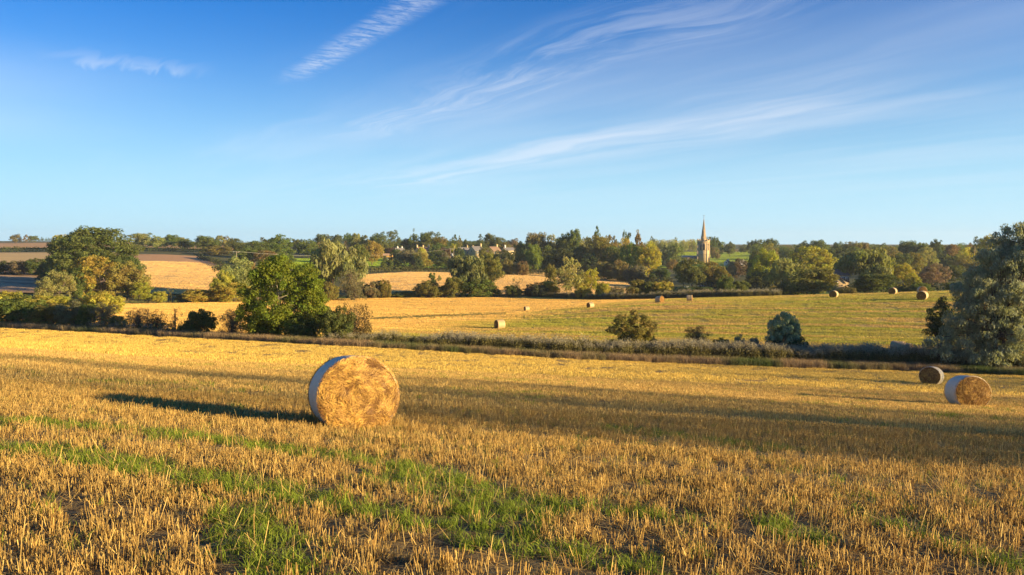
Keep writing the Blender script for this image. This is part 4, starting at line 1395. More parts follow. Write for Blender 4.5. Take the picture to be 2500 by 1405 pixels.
 ('bush', 1476, 330, 640, 56, 'rd', 'rust topped hedge bush under the wood, left one', G5),
 ('bush', 1512, 326, 636, 50, 'rd', 'rust topped hedge bush under the wood, second from the left', G5),
 ('bush', 1550, 318, 648, 54, 'gb', 'brown dome bush under the light pair of trees', G5),
 ('bush', 1610, 310, 652, 48, 'dk2', 'dark round bush left of the meadow gap', G5),
 # church surroundings
 ('spire', 1622, 560, 594, 26, 'dk2', 'dark conifer, left one of the pair next to the church', G5),
 ('spire', 1648, 552, 582, 38, 'gr', 'big bright edged conifer, right one of the pair next to the church', G5),
 ('round', 1640, 480, 633, 26, 'br', 'small brown tree beneath the conifer pair', G5),
 ('oak', 1736, 680, 578, 28, 'dk', 'dark oak just behind the right edge of the church tower', G5),
 ('oak', 1756, 690, 588, 26, 'gr', 'green tree right of the church tower on the pasture crest', G5),
 ('round', 1746, 640, 604, 22, 'br', 'small rounded tree on the pasture beside the tower', G5),
 ('oak', 1782, 700, 591, 30, 'dk', 'isolated spreading oak in the middle of the sunny pasture', G5),
 ('round', 1816, 740, 597, 22, 'dk', 'small tree at the right end of the sunny pasture', G5),
 ('oak', 1833, 680, 590, 20, 'dk', 'small dark tree on the skyline right of the pasture', G6),
 ('oak', 1853, 600, 585, 34, 'dk', 'dark skyline tree, first of the tall pair right of the pasture', G6),
 ('oak', 1879, 560, 583, 34, 'dk', 'dark skyline tree, second of the tall pair right of the pasture', G6),
 ('round', 1875, 520, 594, 44, 'ol', 'olive tree below the tall dark pair', G6),
 ('round', 1918, 640, 599, 38, 'gb', 'low grey-brown tree on the skyline dip', G6),
 ('oak', 1958, 540, 589, 36, 'dk', 'dark round topped tree left of the rusty one on the right skyline', G6),
 ('oak', 1996, 540, 586, 46, 'dk', 'dark rusty-tinged tree on the right skyline above the yellow-green tree', G6),
 ('round', 1690, 272, 631, 68, 'gr', 'domed dull green tree with slim trunk below the church nave', G5),
 ('round', 1668, 280, 640, 44, 'gr', 'greyish left half of the domed tree below the nave', G5),
 ('dome', 1738, 276, 640, 56, 'ol', 'olive brown tree directly below the church tower', G5),
 ('dome', 1762, 270, 652, 40, 'ol', 'yellow-brown tree with several slim sunlit stems', G5),
 ('round', 1782, 330, 640, 26, (.24, .20, .13), 'pale silvery pink round tree right of the church', G5),
 ('dome', 1802, 370, 632, 44, 'cb', 'dark reddish brown tree before the pasture', G5),
 ('dome', 1850, 330, 612, 46, 'dk', 'dark green left shoulder of the big yellow-green tree', G6),
 ('dome', 1868, 305, 608, 66, 'yg', 'big yellow-green tree right of the pasture', G6),
 ('dome', 1852, 270, 664, 60, 'dk', 'dark lower tree under the big yellow-green one', G6),
 ('dome', 1972, 320, 602, 108, 'yg', 'widest yellow-green tree, lit from the right, left of the farm', G6),
 ('willow', 1918, 252, 634, 84, 'pg', 'pale green willow before the widest yellow-green tree', G6),
 ('bush', 1972, 215, 656, 112, 'ol', 'wide dark olive thicket at the back edge of the hay field', G6),
 ('bush', 1930, 220, 690, 70, 'dk', 'dark bush left of the wide olive thicket', G6),
 ('bush', 1888, 226, 698, 34, 'go', 'small rust coloured bush at the back of the hay field', G6),
 ('bush', 1775, 200, 672, 46, 'dk', 'dark round bush rising from the back bank below the church', G6),
 ('bush', 1805, 202, 686, 44, 'gr', 'second bush joined to the right of the dark round one on the back bank', G6),
 ('bush', 1690, 250, 700, 80, 'dk', 'low dark garden growth under the domed tree', G5),
 ('bush', 1690, 214, 709, 70, 'rd', 'strip of pinkish dock plants before the stream meadow', G5),
 ('bush', 1840, 230, 706, 56, 'gb', 'low tan scrub between the meadow and the thickets', G6),
 # right valley
 ('round', 2048, 520, 591, 34, 'dk', 'dark skyline tree right of the rusty one', G6),
 ('oak', 2078, 500, 590, 40, 'ol', 'olive skyline tree above the farm', G6),
 ('oak', 2110, 500, 592, 30, 'br', 'brown topped skyline tree above the weeping willow', G6),
 ('oak', 2141, 500, 595, 40, 'gr', 'open green skyline tree right above the weeping willow', G6),
 ('round', 2040, 430, 605, 66, 'dk2', 'dark wood edge above the farm roof, left part', G6),
 ('round', 2085, 430, 604, 66, 'gr', 'dark green wood edge above the farm roof, right part', G6),
 ('round', 2168, 450, 602, 46, 'ol', 'olive tree behind the right side of the weeping willow', G6),
 ('willow', 2118, 262, 610, 122, 'gw', 'great weeping willow with hanging curtains beside the farm', G6),
 ('bush', 2140, 204, 669, 92, 'dk', 'dense dark bush before the weeping willow', G6),
 ('bush', 2068, 196, 702, 50, 'br', 'low brown bush before the farm', G6),
 ('bush', 2104, 232, 690, 40, (.10, .14, .07), 'blue-green bush between farm and dense dark bush', G6),
 ('dome', 2205, 262, 644, 56, 'yo', 'yellow-orange rounded tree right of the weeping willow', G6),
 ('dome', 2228, 250, 668, 34, 'yg', 'small yellow-green tree leaning on the yellow-orange one', G6),
 ('round', 2198, 350, 618, 50, 'dk', 'dark green tree over the yellow-orange one', G6),
 ('round', 2232, 360, 617, 50, 'ol', 'dark tree with yellow patches in the right wood', G6),
 ('oak', 2214, 460, 588, 52, 'dk', 'tall dark crowned oak on the right skyline', G6),
 ('oak', 2250, 460, 593, 34, 'dk', 'lower dark tree right of the tall crowned oak', G6),
 ('dome', 2262, 380, 604, 50, 'pg', 'pale feathery tree in the right wood', G6),
 ('tall', 2286, 450, 585, 34, 'dk2', 'pointed dark tree on the right skyline', G6),
 ('oak', 2320, 450, 597, 36, 'br', 'brown crowned tree right of the pointed dark one', G6),
 ('dome', 2312, 400, 622, 46, 'dk2', 'very dark hollow tree in the middle of the right wood', G6),
 ('dome', 2282, 262, 644, 62, (.25, .19, .11), 'pinkish brown rounded tree at the back edge of the hay field', G6),
 ('dome', 2332, 300, 648, 46, 'dk', 'dark tree with golden leaf patches right of the pinkish one', G6),
 ('round', 2362, 420, 604, 52, 'ye', 'bright golden tree below the right skyline', G6),
 ('oak', 2366, 470, 594, 30, 'gb', 'grey-brown skyline tree behind the bright golden one', G6),
 ('round', 2345, 360, 625, 50, 'ol', 'olive tree under the bright golden one', G6),
 ('dome', 2385, 340, 640, 60, 'ol', 'olive tree beside the great silver willow', G6),
 ('sparse', 2388, 400, 578, 34, 'dk', 'open dark treetop left of the great silver willow', G6),
 ('round', 2418, 390, 574, 50, 'yo', 'yellowing treetop behind the great silver willow', G6),
 ('bush', 2250, 200, 690, 50, 'gr', 'low green scrub behind the two overlapping bales', G6),
 ('bush', 2330, 200, 690, 60, 'dk', 'low dark scrub at the right back corner of the hay field', G6),
 ('bush', 2205, 202, 700, 30, 'gr', 'low green scrub right of the single far bale', G6),
 # right stream side
 ('scrub', 1541, None, 764, 108, (.25, .22, .05), 'rounded olive-brown willow bush standing alone behind the willowherb', G1),
 ('twiggy', 1705, None, 796, 66, (.17, .125, .05), 'thin brownish see-through bush between the olive and the silver one', G1),
 ('bush', 1762, None, 826, 42, 'dk', 'low dark green bush peeping over the willowherb', G1),
 ('bush', 1803, None, 817, 26, 'si', 'small grey-green bush right of the low dark one', G1),
 ('bush', 1842, None, 826, 30, 'si', 'tiny silvery bush left of the tall silver willow bush', G1),
 ('scrub', 1914, None, 763, 70, (.26, .32, .22), 'silver-leaved willow bush standing upright behind the willowherb', G1),
 ('bush', 1945, None, 822, 58, (.06, .09, .03), 'green shoots at the foot of the silver-leaved willow bush', G1),
 ('bush', 1890, None, 832, 34, (.05, .075, .03), 'dark green leaves left of the silver willow bush foot', G1),
]
OFF = {1541: 8.5, 1705: 8.2, 1762: 8.0, 1803: 8.0, 1842: 8.0, 1914: 7.2, 1945: 6.6, 1890: 6.6, 40: 6, -60: 6, 250: 4.5, 340: 5, 386: 5, 428: 5, 290: 6, 862: 6, 822: 4.5, 760: 8, 724: 5, 640: 5}
for e_ in LIST:
    kind, px_, d_, yt, w_, col_, lab, grp = e_
    if d_ is None: d_ = E(px_, OFF.get(px_, 5.0))
    plant(kind, px_, d_, yt, w_, col_, lab, grp)


M['ash_bark'] = simple_mat('ash_bark', (.30, .25, .18), .85, .3, 6, .3)


# ---- the ash tree and the great silver willow get meshes of their own
def hero(name, label, px, d, lobes_px, ybase, col, seed, leaf, puff, npuff, nleaf, trunk_r, limbs, droop=0, aspect=1.0, group=None, up=.25, stems=1, top_lim=None):
    """lobes_px: (px, py, half width px, half height px, depth offset m, depth radius m)"""
    x, y, z = on_ground(px, d)
    L = []
    for (lx, ly, hw, hh, dd, dr) in lobes_px:
        q = world_at(lx, ly, d + dd)
        k = (d + dd) / FPX
        L.append((q.x - x, q.y - y, q.z - z, hw * k, dr, hh * k))
    cm, pc = crown_mesh('crown', L, npuff, nleaf, leaf, puff, seed, droop=droop, aspect=aspect, up=up, flat=.9, inner=.18, norm=False)
    t = empty(name, (x, y, z))
    obj('crown', cm, t, col=col)
    r = np.random.default_rng(seed)
    mb = MB()
    for s in range(stems):
        a = r.random() * 6.28; sp = .0 if stems == 1 else r.uniform(.3, 1.6)
        b0 = np.array([math.cos(a) * sp, math.sin(a) * sp * .6, -.2])
        order = r.choice(len(pc), limbs, replace=False)
        hub = np.array([b0[0] * 1.8 + r.normal(0, .2), b0[1], max(1.2, pc[:, 2].max() * .22)])
        mb.tube([b0, b0 * .5 + hub * .5 + r.normal(0, .06, 3), hub], [trunk_r * 1.35, trunk_r, trunk_r * .8], 9)
        for k in order:
            p2 = pc[k]
            if p2[2] < hub[2]: continue
            mid_ = hub + (p2 - hub) * .5 + [0, 0, .5] + r.normal(0, .25, 3)
            tt = np.linspace(0, 1, 6)[:, None]
            path = (1 - tt)**2 * hub + 2 * tt * (1 - tt) * mid_ + tt**2 * p2
            mb.tube(path, np.linspace(trunk_r * .42, .02, 6), 5, False)
            for _ in range(3):
                j = r.integers(2, 5); o_ = r.normal(0, .6, 3) + [0, 0, .2]
                mb.tube([path[j], path[j] + o_ * .6, path[j] + o_], [.035, .022, .01], 3, False)
    obj('trunk', mb.mesh('trunk', M['ash_bark'] if name == 'ash_tree' else M['bark']), t)
    set_tags(t, label, 'tree', group)
    return t


hero('ash_tree', 'big bright green ash tree, the largest tree of the stream hedge left of centre', 682, E(682, 4.5), [
    (690, 655, 42, 30, 0, 2.2), (730, 675, 46, 36, .8, 2.0), (655, 668, 40, 34, -.6, 2.0), (632, 690, 32, 30, .6, 1.7), (765, 705, 34, 34, 0, 1.7),
    (700, 700, 60, 36, 0, 2.4), (640, 735, 52, 34, .5, 1.8), (612, 768, 34, 34, 0, 1.6), (665, 770, 52, 44, -1.0, 1.8), (735, 742, 48, 36, .6, 2.0),
    (775, 740, 26, 30, .5, 1.4), (700, 790, 52, 32, -.6, 1.8), (640, 795, 44, 26, 0, 1.6), (600, 720, 20, 20, 0, 1.0)],
    820, (.185, .225, .024), 41, .105, .46, 720, 72, .17, 40, up=.3)
SWD = E(2420, 3.0)
hero('silver_willow', 'great silver-leaved willow filling the right edge of the picture', 2440, SWD, [
    (2478, 580, 30, 38, 1, 1.5), (2455, 600, 34, 34, 1.2, 1.5), (2500, 620, 44, 44, 0, 2.0), (2425, 640, 38, 38, 1, 1.6), (2460, 660, 46, 44, 0, 2.2), (2395, 680, 38, 38, .5, 1.7),
    (2355, 715, 28, 34, .6, 1.3), (2420, 730, 50, 46, -1, 1.9), (2480, 735, 50, 50, -1.6, 2.1), (2370, 765, 40, 40, 0, 1.7), (2335, 790, 28, 30, .3, 1.3), (2420, 800, 56, 40, -.5, 2.0),
    (2480, 815, 54, 44, -1.8, 2.2), (2330, 825, 36, 26, .6, 1.4), (2380, 840, 50, 26, 0, 1.6), (2290, 840, 30, 18, .6, 1.2), (2550, 650, 60, 80, 0, 3.0), (2560, 790, 70, 70, 0, 3.0),
    (2520, 570, 30, 30, 1, 1.5), (2340, 868, 44, 20, 0, 1.4), (2420, 868, 50, 26, -1.0, 1.8), (2480, 875, 50, 28, -1.6, 1.8), (2450, 850, 60, 30, -.5, 2.0), (2305, 862, 30, 14, .3, 1.1)],
    890, (.32, .34, .22), 77, .075, .42, 1150, 84, .22, 50, droop=.25, aspect=1.7, up=.15, stems=3)
hero('hawthorn_bush', 'dark hawthorn bush pressed against the left side of the silver willow', 2288, E(2288, 4.5), [
    (2296, 775, 28, 40, 0, 1.2), (2282, 800, 26, 26, 0, 1.1), (2305, 812, 30, 24, 0, 1.2), (2301, 745, 7, 26, 0, .4), (2276, 780, 16, 18, 0, .7)],
    840, (.10, .125, .05), 78, .075, .26, 150, 60, .08, 16)


# ---- long hedges and far woods
def hedge(name, label, pts, h, wd, col, seed, dens=1.0, leaf=.35, cat='hedge'):
    """leafy hedge following ground points (px, d)"""
    r = np.random.default_rng(seed)
    P_ = np.array([on_ground(a, b) for a, b in pts])
    seg = np.linalg.norm(np.diff(P_[:, :2], axis=0), axis=1); L = seg.sum(); cum = np.concatenate([[0], np.cumsum(seg)])
    n = int(L * h * 9 * dens)
    t = r.random(n) * L
    x = np.interp(t, cum, P_[:, 0]); y = np.interp(t, cum, P_[:, 1])
    hh = h * (.7 + .55 * fbm(t * .35 / max(1, h * .4), t * 0 + seed, 3))
    a = r.random(n) * math.pi
    x0, y0, z0 = on_ground(*pts[0])
    dx_ = np.cos(a) * wd * .5 * r.uniform(.7, 1.1, n); 
    zz = np.abs(np.sin(a)) * hh * r.uniform(.75, 1.08, n)
    zz = np.where(r.random(n) < .35, hh * r.random(n), zz)
    tg = np.diff(P_[:, :2], axis=0) / seg[:, None]
    k = np.clip(np.searchsorted(cum, t) - 1, 0, len(seg) - 1)
    nx, ny = -tg[k, 1], tg[k, 0]
    X_ = x + nx * dx_ + r.normal(0, .15, n); Y_ = y + ny * dx_ + r.normal(0, .15, n)
    c = np.stack([X_, Y_, ground(X_, Y_) + zz], -1) - [x0, y0, z0]
    nn = np.stack([nx * np.cos(a), ny * np.cos(a), np.sin(a)], -1) + r.normal(0, .5, (n, 3))
    nn /= np.linalg.norm(nn, axis=1)[:, None]
    tt = np.cross(nn, r.normal(0, 1, (n, 3))); tt /= np.linalg.norm(tt, axis=1)[:, None]
    bb = np.cross(nn, tt); s = leaf * r.uniform(.6, 1.3, n)[:, None]
    V_ = np.stack([c - tt * s, c - bb * s * .7, c + tt * s, c + bb * s * .7], 1).reshape(-1, 3)
    cl = fbm(t * .5, zz * .5 + seed)
    v = np.clip(.35 * cl + .5 * r.random(n) + .1, 0, 1)
    me = mesh_np(name, V_, np.arange(n)[:, None] * 4 + np.array([[0, 1, 2, 3]]), M['leaf'], {'v': np.repeat(v, 4), 'h': np.repeat(np.clip(fbm(t * .15, t * 0), 0, 1), 4)})
    # a woody core of stems so the hedge has a body of its own
    o = empty(name, (x0, y0, z0))
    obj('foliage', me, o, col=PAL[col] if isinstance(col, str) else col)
    mb = MB()
    for s_ in np.arange(0, L, max(1.2, L / 60)):
        xx = np.interp(s_, cum, P_[:, 0]); yy = np.interp(s_, cum, P_[:, 1]); zg = ground(float(xx), float(yy))
        mb.tube(np.array([[xx, yy, zg - .1], [xx + r.normal(0, .2), yy + r.normal(0, .2), zg + h * .75]]) - [x0, y0, z0], [.07, .03], 4)
    obj('stems', mb.mesh('stems', M['bark']), o)
    set_tags(o, label, cat)


def hd(px, py, dmin=230):
    return hit(px, py, dmin)[1]


hedge('hedge', 'dark hedge crossing the far left hill between the orange and pale fields', [(-200, 478), (0, 478), (70, 476), (135, 470), (200, 460)], 3.0, 2.5, 'dk', 1)
hedge('hedge', 'long dark hedge above the brown field strip behind the skyline row', [(300, 500), (400, 500), (480, 488), (560, 470), (640, 450)], 2.6, 2.5, 'dk2', 2)
hedge('hedge', 'hedge running down the right side of the brown field towards the pale field', [(484, hd(484, 632)), (515, hd(515, 640)), (545, hd(545, 652)), (580, hd(580, 668))], 2.2, 2.0, (.07, .085, .035), 3)
hedge('hedge', 'low green hedge between the pasture and the centre stubble field', [(880, 352), (920, 362), (960, 366), (1000, 368), (1060, 368), (1120, 366), (1180, 362), (1240, 356), (1300, 352)], 2.4, 2.0, (.11, .11, .03), 4)
hedge('hedge', 'rough hedge row linking willow scrub along the back of the golden field', [(560, 212), (640, 216), (720, 220), (760, 222), (850, 226), (900, 230), (960, 234)], 1.1, 1.6, 'ol', 5, leaf=.2)
hedge('hedge', 'low mixed green scrub joining the bushes at the left end of the stream hedge', [(-150, E(-150, 3.5)), (0, E(0, 3.5)), (120, E(120, 3.2)), (230, E(230, 3)), (330, E(330, 2.8)), (440, E(440, 2.6))], 1.7, 2.2, (.16, .16, .045), 21, leaf=.16, dens=2.0)
hedge('hedge', 'thin hedge on the far hillside above the ash crown', [(640, 520), (700, 560), (760, 570), (840, 560), (900, 560)], 2.6, 2.4, 'dk', 6)
hedge('hedge', 'dark hedge along the top of the green meadow behind the village', [(880, 690), (1000, 690), (1100, 690), (1200, 690), (1300, 680)], 5.0, 4.0, 'dk', 7, leaf=.5)
hedge('hedge', 'hedge and scrub at the right edge of the wood beside the church path', [(1280, 352), (1330, 360), (1400, 366), (1460, 350), (1500, 338), (1560, 320), (1610, 300), (1640, 290)], 2.6, 2.5, (.09, .085, .03), 8)
hedge('hedge', 'rough hedge closing the church pasture at the skyline', [(1740, 760), (1800, 780), (1860, 780), (1920, 760), (1990, 720)], 2.5, 3.0, 'gb', 9, leaf=.5)
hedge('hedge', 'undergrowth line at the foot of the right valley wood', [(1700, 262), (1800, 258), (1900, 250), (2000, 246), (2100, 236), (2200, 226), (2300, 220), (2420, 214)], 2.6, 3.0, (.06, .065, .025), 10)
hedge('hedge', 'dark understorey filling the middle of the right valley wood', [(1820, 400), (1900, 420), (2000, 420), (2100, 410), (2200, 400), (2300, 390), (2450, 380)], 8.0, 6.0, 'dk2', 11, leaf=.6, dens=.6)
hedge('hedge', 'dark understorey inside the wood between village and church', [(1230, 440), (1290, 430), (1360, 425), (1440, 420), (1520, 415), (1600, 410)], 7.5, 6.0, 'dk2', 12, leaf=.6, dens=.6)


def wood(name, label, px0, px1, d, ytop, n, col, kindw, wpx, seed):
    """far wood that reads as one mass: many tree crowns in one mesh"""
    r = np.random.default_rng(seed)
    V_ = []; F_ = []; A = []; H_ = []; k0 = 0
    base = on_ground((px0 + px1) / 2, d)
    for i in range(n):
        px_ = px0 + (px1 - px0) * (i + r.random()) / n; dd = d * r.uniform(.97, 1.05)
        x, y, z = on_ground(px_, dd)
        u, s = ray(px_, ytop(px_) + r.uniform(-1.5, 2.5))
        hgt = max(3, CAM_H + s * dd - z); W = wpx / FPX * dd * r.uniform(.8, 1.3)
        me = KIND[kindw][i % len(KIND[kindw])][0]
        nv = len(me.vertices); co = np.empty(nv * 3, np.float32); me.vertices.foreach_get('co', co)
        co = co.reshape(-1, 4, 3)[::3].reshape(-1, 3) * [W, W, hgt] + [x - base[0], y - base[1], z - base[2]]
        V_.append(co); F_.append(np.arange(len(co)).reshape(-1, 4) + k0); k0 += len(co)
        tv = r.random()
        A.append(np.repeat(np.clip(.5 * tv + .5 * r.random(len(co) // 4), 0, 1), 4)); H_.append(np.full(len(co), r.random()))
    o = obj(name, mesh_np(name, np.concatenate(V_), np.concatenate(F_), M['leaf'], {'v': np.concatenate(A), 'h': np.concatenate(H_)}), loc=base, col=PAL[col])
    set_tags(o, label, 'wood', kind='stuff')


wood('far_conifer_wood', 'far dark conifer wood on the left skyline', 84, 150, 1300, lambda p: 579 + (p - 84) * .05, 22, 'dk2', 'cone', 6, 1)
wood('far_conifer_wood', 'narrow far conifer wood on the skyline right of the big oak', 283, 335, 1300, lambda p: 584 + (p - 283) * .08, 18, 'dk2', 'cone', 6, 2)
wood('church_wood', 'sunlit light green wood on the rise left of the church tower', 1588, 1712, 800, lambda p: 585, 26, 'yg', 'round', 13, 3)
wood('church_wood', 'second row of the sunlit wood left of the church tower', 1596, 1706, 770, lambda p: 590, 20, 'pg', 'round', 13, 4)
wood('village_far_wood', 'dark wood along the skyline above the village houses', 1078, 1215, 900, lambda p: 588, 26, 'dk2', 'round', 12, 5)
wood('skyline_wood', 'low continuous belt of trees on the skyline between the oak and the willow', 330, 800, 620, lambda p: 588 + 3 * math.sin(p * .045), 60, 'gr', 'round', 20, 8)
wood('skyline_wood', 'low continuous belt of trees on the skyline over the village', 800, 1260, 640, lambda p: 587 + 3 * math.sin(p * .05), 56, 'dk', 'round', 20, 9)
wood('skyline_wood', 'continuous belt of trees above the right valley wood', 1830, 2500, 560, lambda p: 597 + 3 * math.sin(p * .05), 60, 'gr', 'round', 30, 10)
wood('right_far_wood', 'distant wooded skyline behind the right valley', 1880, 2520, 700, lambda p: 604, 44, 'dk', 'round', 26, 6)
wood('centre_far_wood', 'distant wood closing the skyline between village and church', 1240, 1600, 640, lambda p: 596, 30, 'dk2', 'round', 22, 7)
# ------------------------------------------------------------------ bales
def bale_mats():
    m_, gg, p = new_mat('bale_net_wrap')
    t = gg.node('ShaderNodeTexCoord').outputs['Object']
    x, y, z = gg.sep(t)
    n = gg.noise(gg.comb(gg.m('MULTIPLY', x, 4), gg.m('MULTIPLY', y, 55), gg.m('MULTIPLY', z, 4)), 1, 4, .6)
    n2 = gg.noise(t, 14, 5, .7)
    c = gg.mix(n, (.50, .40, .25), (.82, .72, .52))
    c = gg.mix(gg.m('MULTIPLY', gg.smooth(n2, .5, .75), .6), c, (.42, .27, .10))
    gg.link(c, p.inputs['Base Color']); p.inputs['Roughness'].default_value = .6; p.inputs['Specular IOR Level'].default_value = .35
    b = gg.node('ShaderNodeBump'); b.inputs['Strength'].default_value = .6; b.inputs['Distance'].default_value = .02
    gg.link(n2, b.inputs['Height']); gg.link(b.outputs[0], p.inputs['Normal'])
    M['wrap'] = m_
    m2 = m_.copy(); m2.name = 'bale_net_wrap_tan'
    for nd in m2.node_tree.nodes:
        if nd.type == 'MIX' and not nd.inputs[6].is_linked and not nd.inputs[7].is_linked:
            nd.inputs[6].default_value = (.38, .25, .11, 1); nd.inputs[7].default_value = (.62, .45, .23, 1)
    M['wrap_tan'] = m2
    m_, gg, p = new_mat('bale_straw_end')
    t = gg.node('ShaderNodeTexCoord').outputs['Object']
    n = gg.noise(t, 5, 5, .65); n2 = gg.noise(t, 45, 5, .7)
    c = gg.mix(n2, (.06, .025, .006), (.34, .16, .03))  # dark straw base, painting the shade in the gaps between strands
    c = gg.mix(gg.m('MULTIPLY', gg.smooth(n, .5, .75), .5), c, (.15, .08, .022))
    gg.link(c, p.inputs['Base Color']); p.inputs['Roughness'].default_value = .85; p.inputs['Specular IOR Level'].default_value = .2
    b = gg.node('ShaderNodeBump'); b.inputs['Strength'].default_value = 1.0; b.inputs['Distance'].default_value = .03
    gg.link(n2, b.inputs['Height']); gg.link(b.outputs[0], p.inputs['Normal'])
    M['straw_end'] = m_
    m_, gg, p = new_mat('bale_loose_straw')
    v = gg.attr('v')
    c = gg.mix(v, (.20, .08, .012), (.86, .50, .10))
    gg.link(c, p.inputs['Base Color']); p.inputs['Roughness'].default_value = .55; p.inputs['Specular IOR Level'].default_value = .4
    M['straw'] = m_


bale_mats()
BR, BL, SQ = .765, 1.22, .97


def bale_section(an, rad=1.0):
    """outline of a sagged round bale: flat foot, slightly squashed"""
    x = np.cos(an) * BR * rad; z = np.sin(an) * BR * SQ * rad
    z = np.where(z < -BR * SQ * .86, -BR * SQ * .86 + (z + BR * SQ * .86) * .25, z)
    return x, z + BR * SQ * .89


def end_height(x, z, s):
    """lumpy relief of a bale end"""
    r = np.hypot(x / BR, (z - BR * SQ * .89) / (BR * SQ))
    b = .07 * (1 - r ** 2)
    return b + .05 * (fbm(x * 3.2 + s, z * 3.2 + 5 * s) - .5) + .04 * (fbm(x * 8 + s, z * 8) - .5) - .10 * np.clip(r - .86, 0, 1) ** 1.0 * 1.6


def make_bale(nstr, seg, seed):
    r = np.random.default_rng(seed)
    # wrapped side
    an = np.linspace(0, 2 * math.pi, seg, endpoint=False)
    ys = np.linspace(-BL / 2, BL / 2, 15)
    V_ = []
    for i, yv in enumerate(ys):
        e = abs(yv) / (BL / 2)
        rad = 1.0 - .055 * max(0, e - .86) / .14 + .008 * math.sin(yv * 9) + .010 * (fbm(an * 1.5 + seed, an * 0 + yv * 2) - .5) * 2
        x, z = bale_section(an, rad)
        V_.append(np.stack([x, np.full(seg, yv), z], -1))
    V_ = np.concatenate(V_)
    q = [(i * seg + j, i * seg + (j + 1) % seg, (i + 1) * seg + (j + 1) % seg, (i + 1) * seg + j) for i in range(14) for j in range(seg)]
    wrap = mesh_np('net_wrap', V_, np.array(q), M['wrap' if nstr > 1000 else 'wrap_tan'], smooth=True)
    ends = []
    for sgn in (-1, 1):
        rings = np.linspace(0, .955, 16)
        V_ = []
        for rr_ in rings:
            x, z = bale_section(an, rr_)
            if rr_ == 0: x = x * 0; z = z * 0 + BR * SQ * .89
            hgt = end_height(x, z, seed + sgn)
            V_.append(np.stack([x, sgn * (BL / 2 - .02 + hgt), z], -1))
        V_ = np.concatenate(V_)
        q = np.array([(i * seg + j, i * seg + (j + 1) % seg, (i + 1) * seg + (j + 1) % seg, (i + 1) * seg + j) for i in range(15) for j in range(seg)])
        if sgn > 0: q = q[:, ::-1]
        ends.append(mesh_np('straw_end', V_, q, M['straw_end'], smooth=True))
    # loose strands over the ends, swirled round the core
    V_ = []; F_ = []; A = []; n0 = 0
    for sgn in (-1, 1):
        n = nstr
        rad = np.sqrt(r.random(n)) * .99
        a = r.random(n) * 2 * math.pi
        x, z = bale_section(a, rad)
        cx_, cz_ = x, z - BR * SQ * .89
        sw = fbm(x * 2.2 + 3, z * 2.2 + seed) * 5 - 2.5
        dir_a = np.arctan2(cz_, cx_) + math.pi / 2 + sw + r.normal(0, .5, n)
        L = r.uniform(.05, .17, n)
        w = r.uniform(.0035, .0065, n)
        bow = r.normal(0, .35, n)
        lift0 = r.uniform(-.006, .045, n) + .03 * (r.random(n) < .1)
        pts = []
        for k, t in enumerate((-.5, 0, .5)):
            aa = dir_a + bow * t * 2
            px2 = x + np.cos(aa) * L * t; pz2 = z + np.sin(aa) * L * t
            rr2 = np.hypot(px2 / BR, (pz2 - BR * SQ * .89) / (BR * SQ))
            f = np.where(rr2 > 1.015, 1.015 / rr2, 1)
            px2 = px2 * f; pz2 = (pz2 - BR * SQ * .89) * f + BR * SQ * .89
            lf = lift0 + (k != 1) * r.uniform(-.006, .022, n)
            pts.append(np.stack([px2, sgn * (BL / 2 - .02 + end_height(px2, pz2, seed + sgn) + np.maximum(lf, -.003)), np.maximum(pz2, .01)], -1))
        per = np.stack([-np.sin(dir_a), np.zeros(n), np.cos(dir_a)], -1) * w[:, None] / 2
        yb = np.array([0, sgn * .003, 0])
        V1 = np.stack([pts[0] - per, pts[0] + per, pts[1] - per * 1.1 + yb, pts[1] + per * 1.1 + yb, pts[2] - per * .7, pts[2] + per * .7], 1).reshape(-1, 3)
        b_ = np.arange(n)[:, None] * 6 + n0
        F_.append(b_ + np.array([[0, 1, 3, 2]])); F_.append(b_ + np.array([[2, 3, 5, 4]]))
        V_.append(V1); n0 += len(V1); pv_ = (fbm(x * 4 + seed, z * 4 + 2) - .5) * 1.1 + (fbm(x * 13 + seed, z * 13) - .5) * .9 + .16 * np.sin(rad * 26 + a)  # darker strand patches paint in shaded hollows; rings follow the coil
        A.append(np.repeat(np.clip(r.normal(.42, .24, n) + pv_, 0, 1), 6))
    # wisps standing off the rims and the foot
    n = nstr // 9
    a = r.random(n) * 2 * math.pi; sg = r.choice([-1, 1], n)
    x, z = bale_section(a, .985)
    c = np.stack([x, sg * (BL / 2 - r.random(n) * .12), z], -1)
    o_ = np.stack([np.cos(a), sg * r.uniform(-.2, 1.0, n), np.sin(a)], -1) + r.normal(0, .7, (n, 3)); o_ /= np.linalg.norm(o_, axis=1)[:, None]
    s_ = np.cross(o_, r.normal(0, 1, (n, 3))); s_ /= np.linalg.norm(s_, axis=1)[:, None]
    L = r.uniform(.015, .055, n)[:, None]
    tip = c + o_ * L; tip[:, 2] = np.maximum(tip[:, 2], .005)
    V1 = np.stack([c - s_ * .0022, c + s_ * .0022, tip + s_ * .001, tip - s_ * .001], 1).reshape(-1, 3)
    F_.append(np.arange(n)[:, None] * 4 + n0 + np.array([[0, 1, 2, 3]])); V_.append(V1); A.append(np.repeat(r.random(n), 4))
    strands = mesh_np('loose_straw', np.concatenate(V_), np.concatenate(F_), M['straw'], {'v': np.concatenate(A)})
    return wrap, ends, strands


BALE_HI = make_bale(10500, 96, 3)
BALE_MID = make_bale(2600, 64, 5)
BALE_LO = make_bale(420, 40, 8)


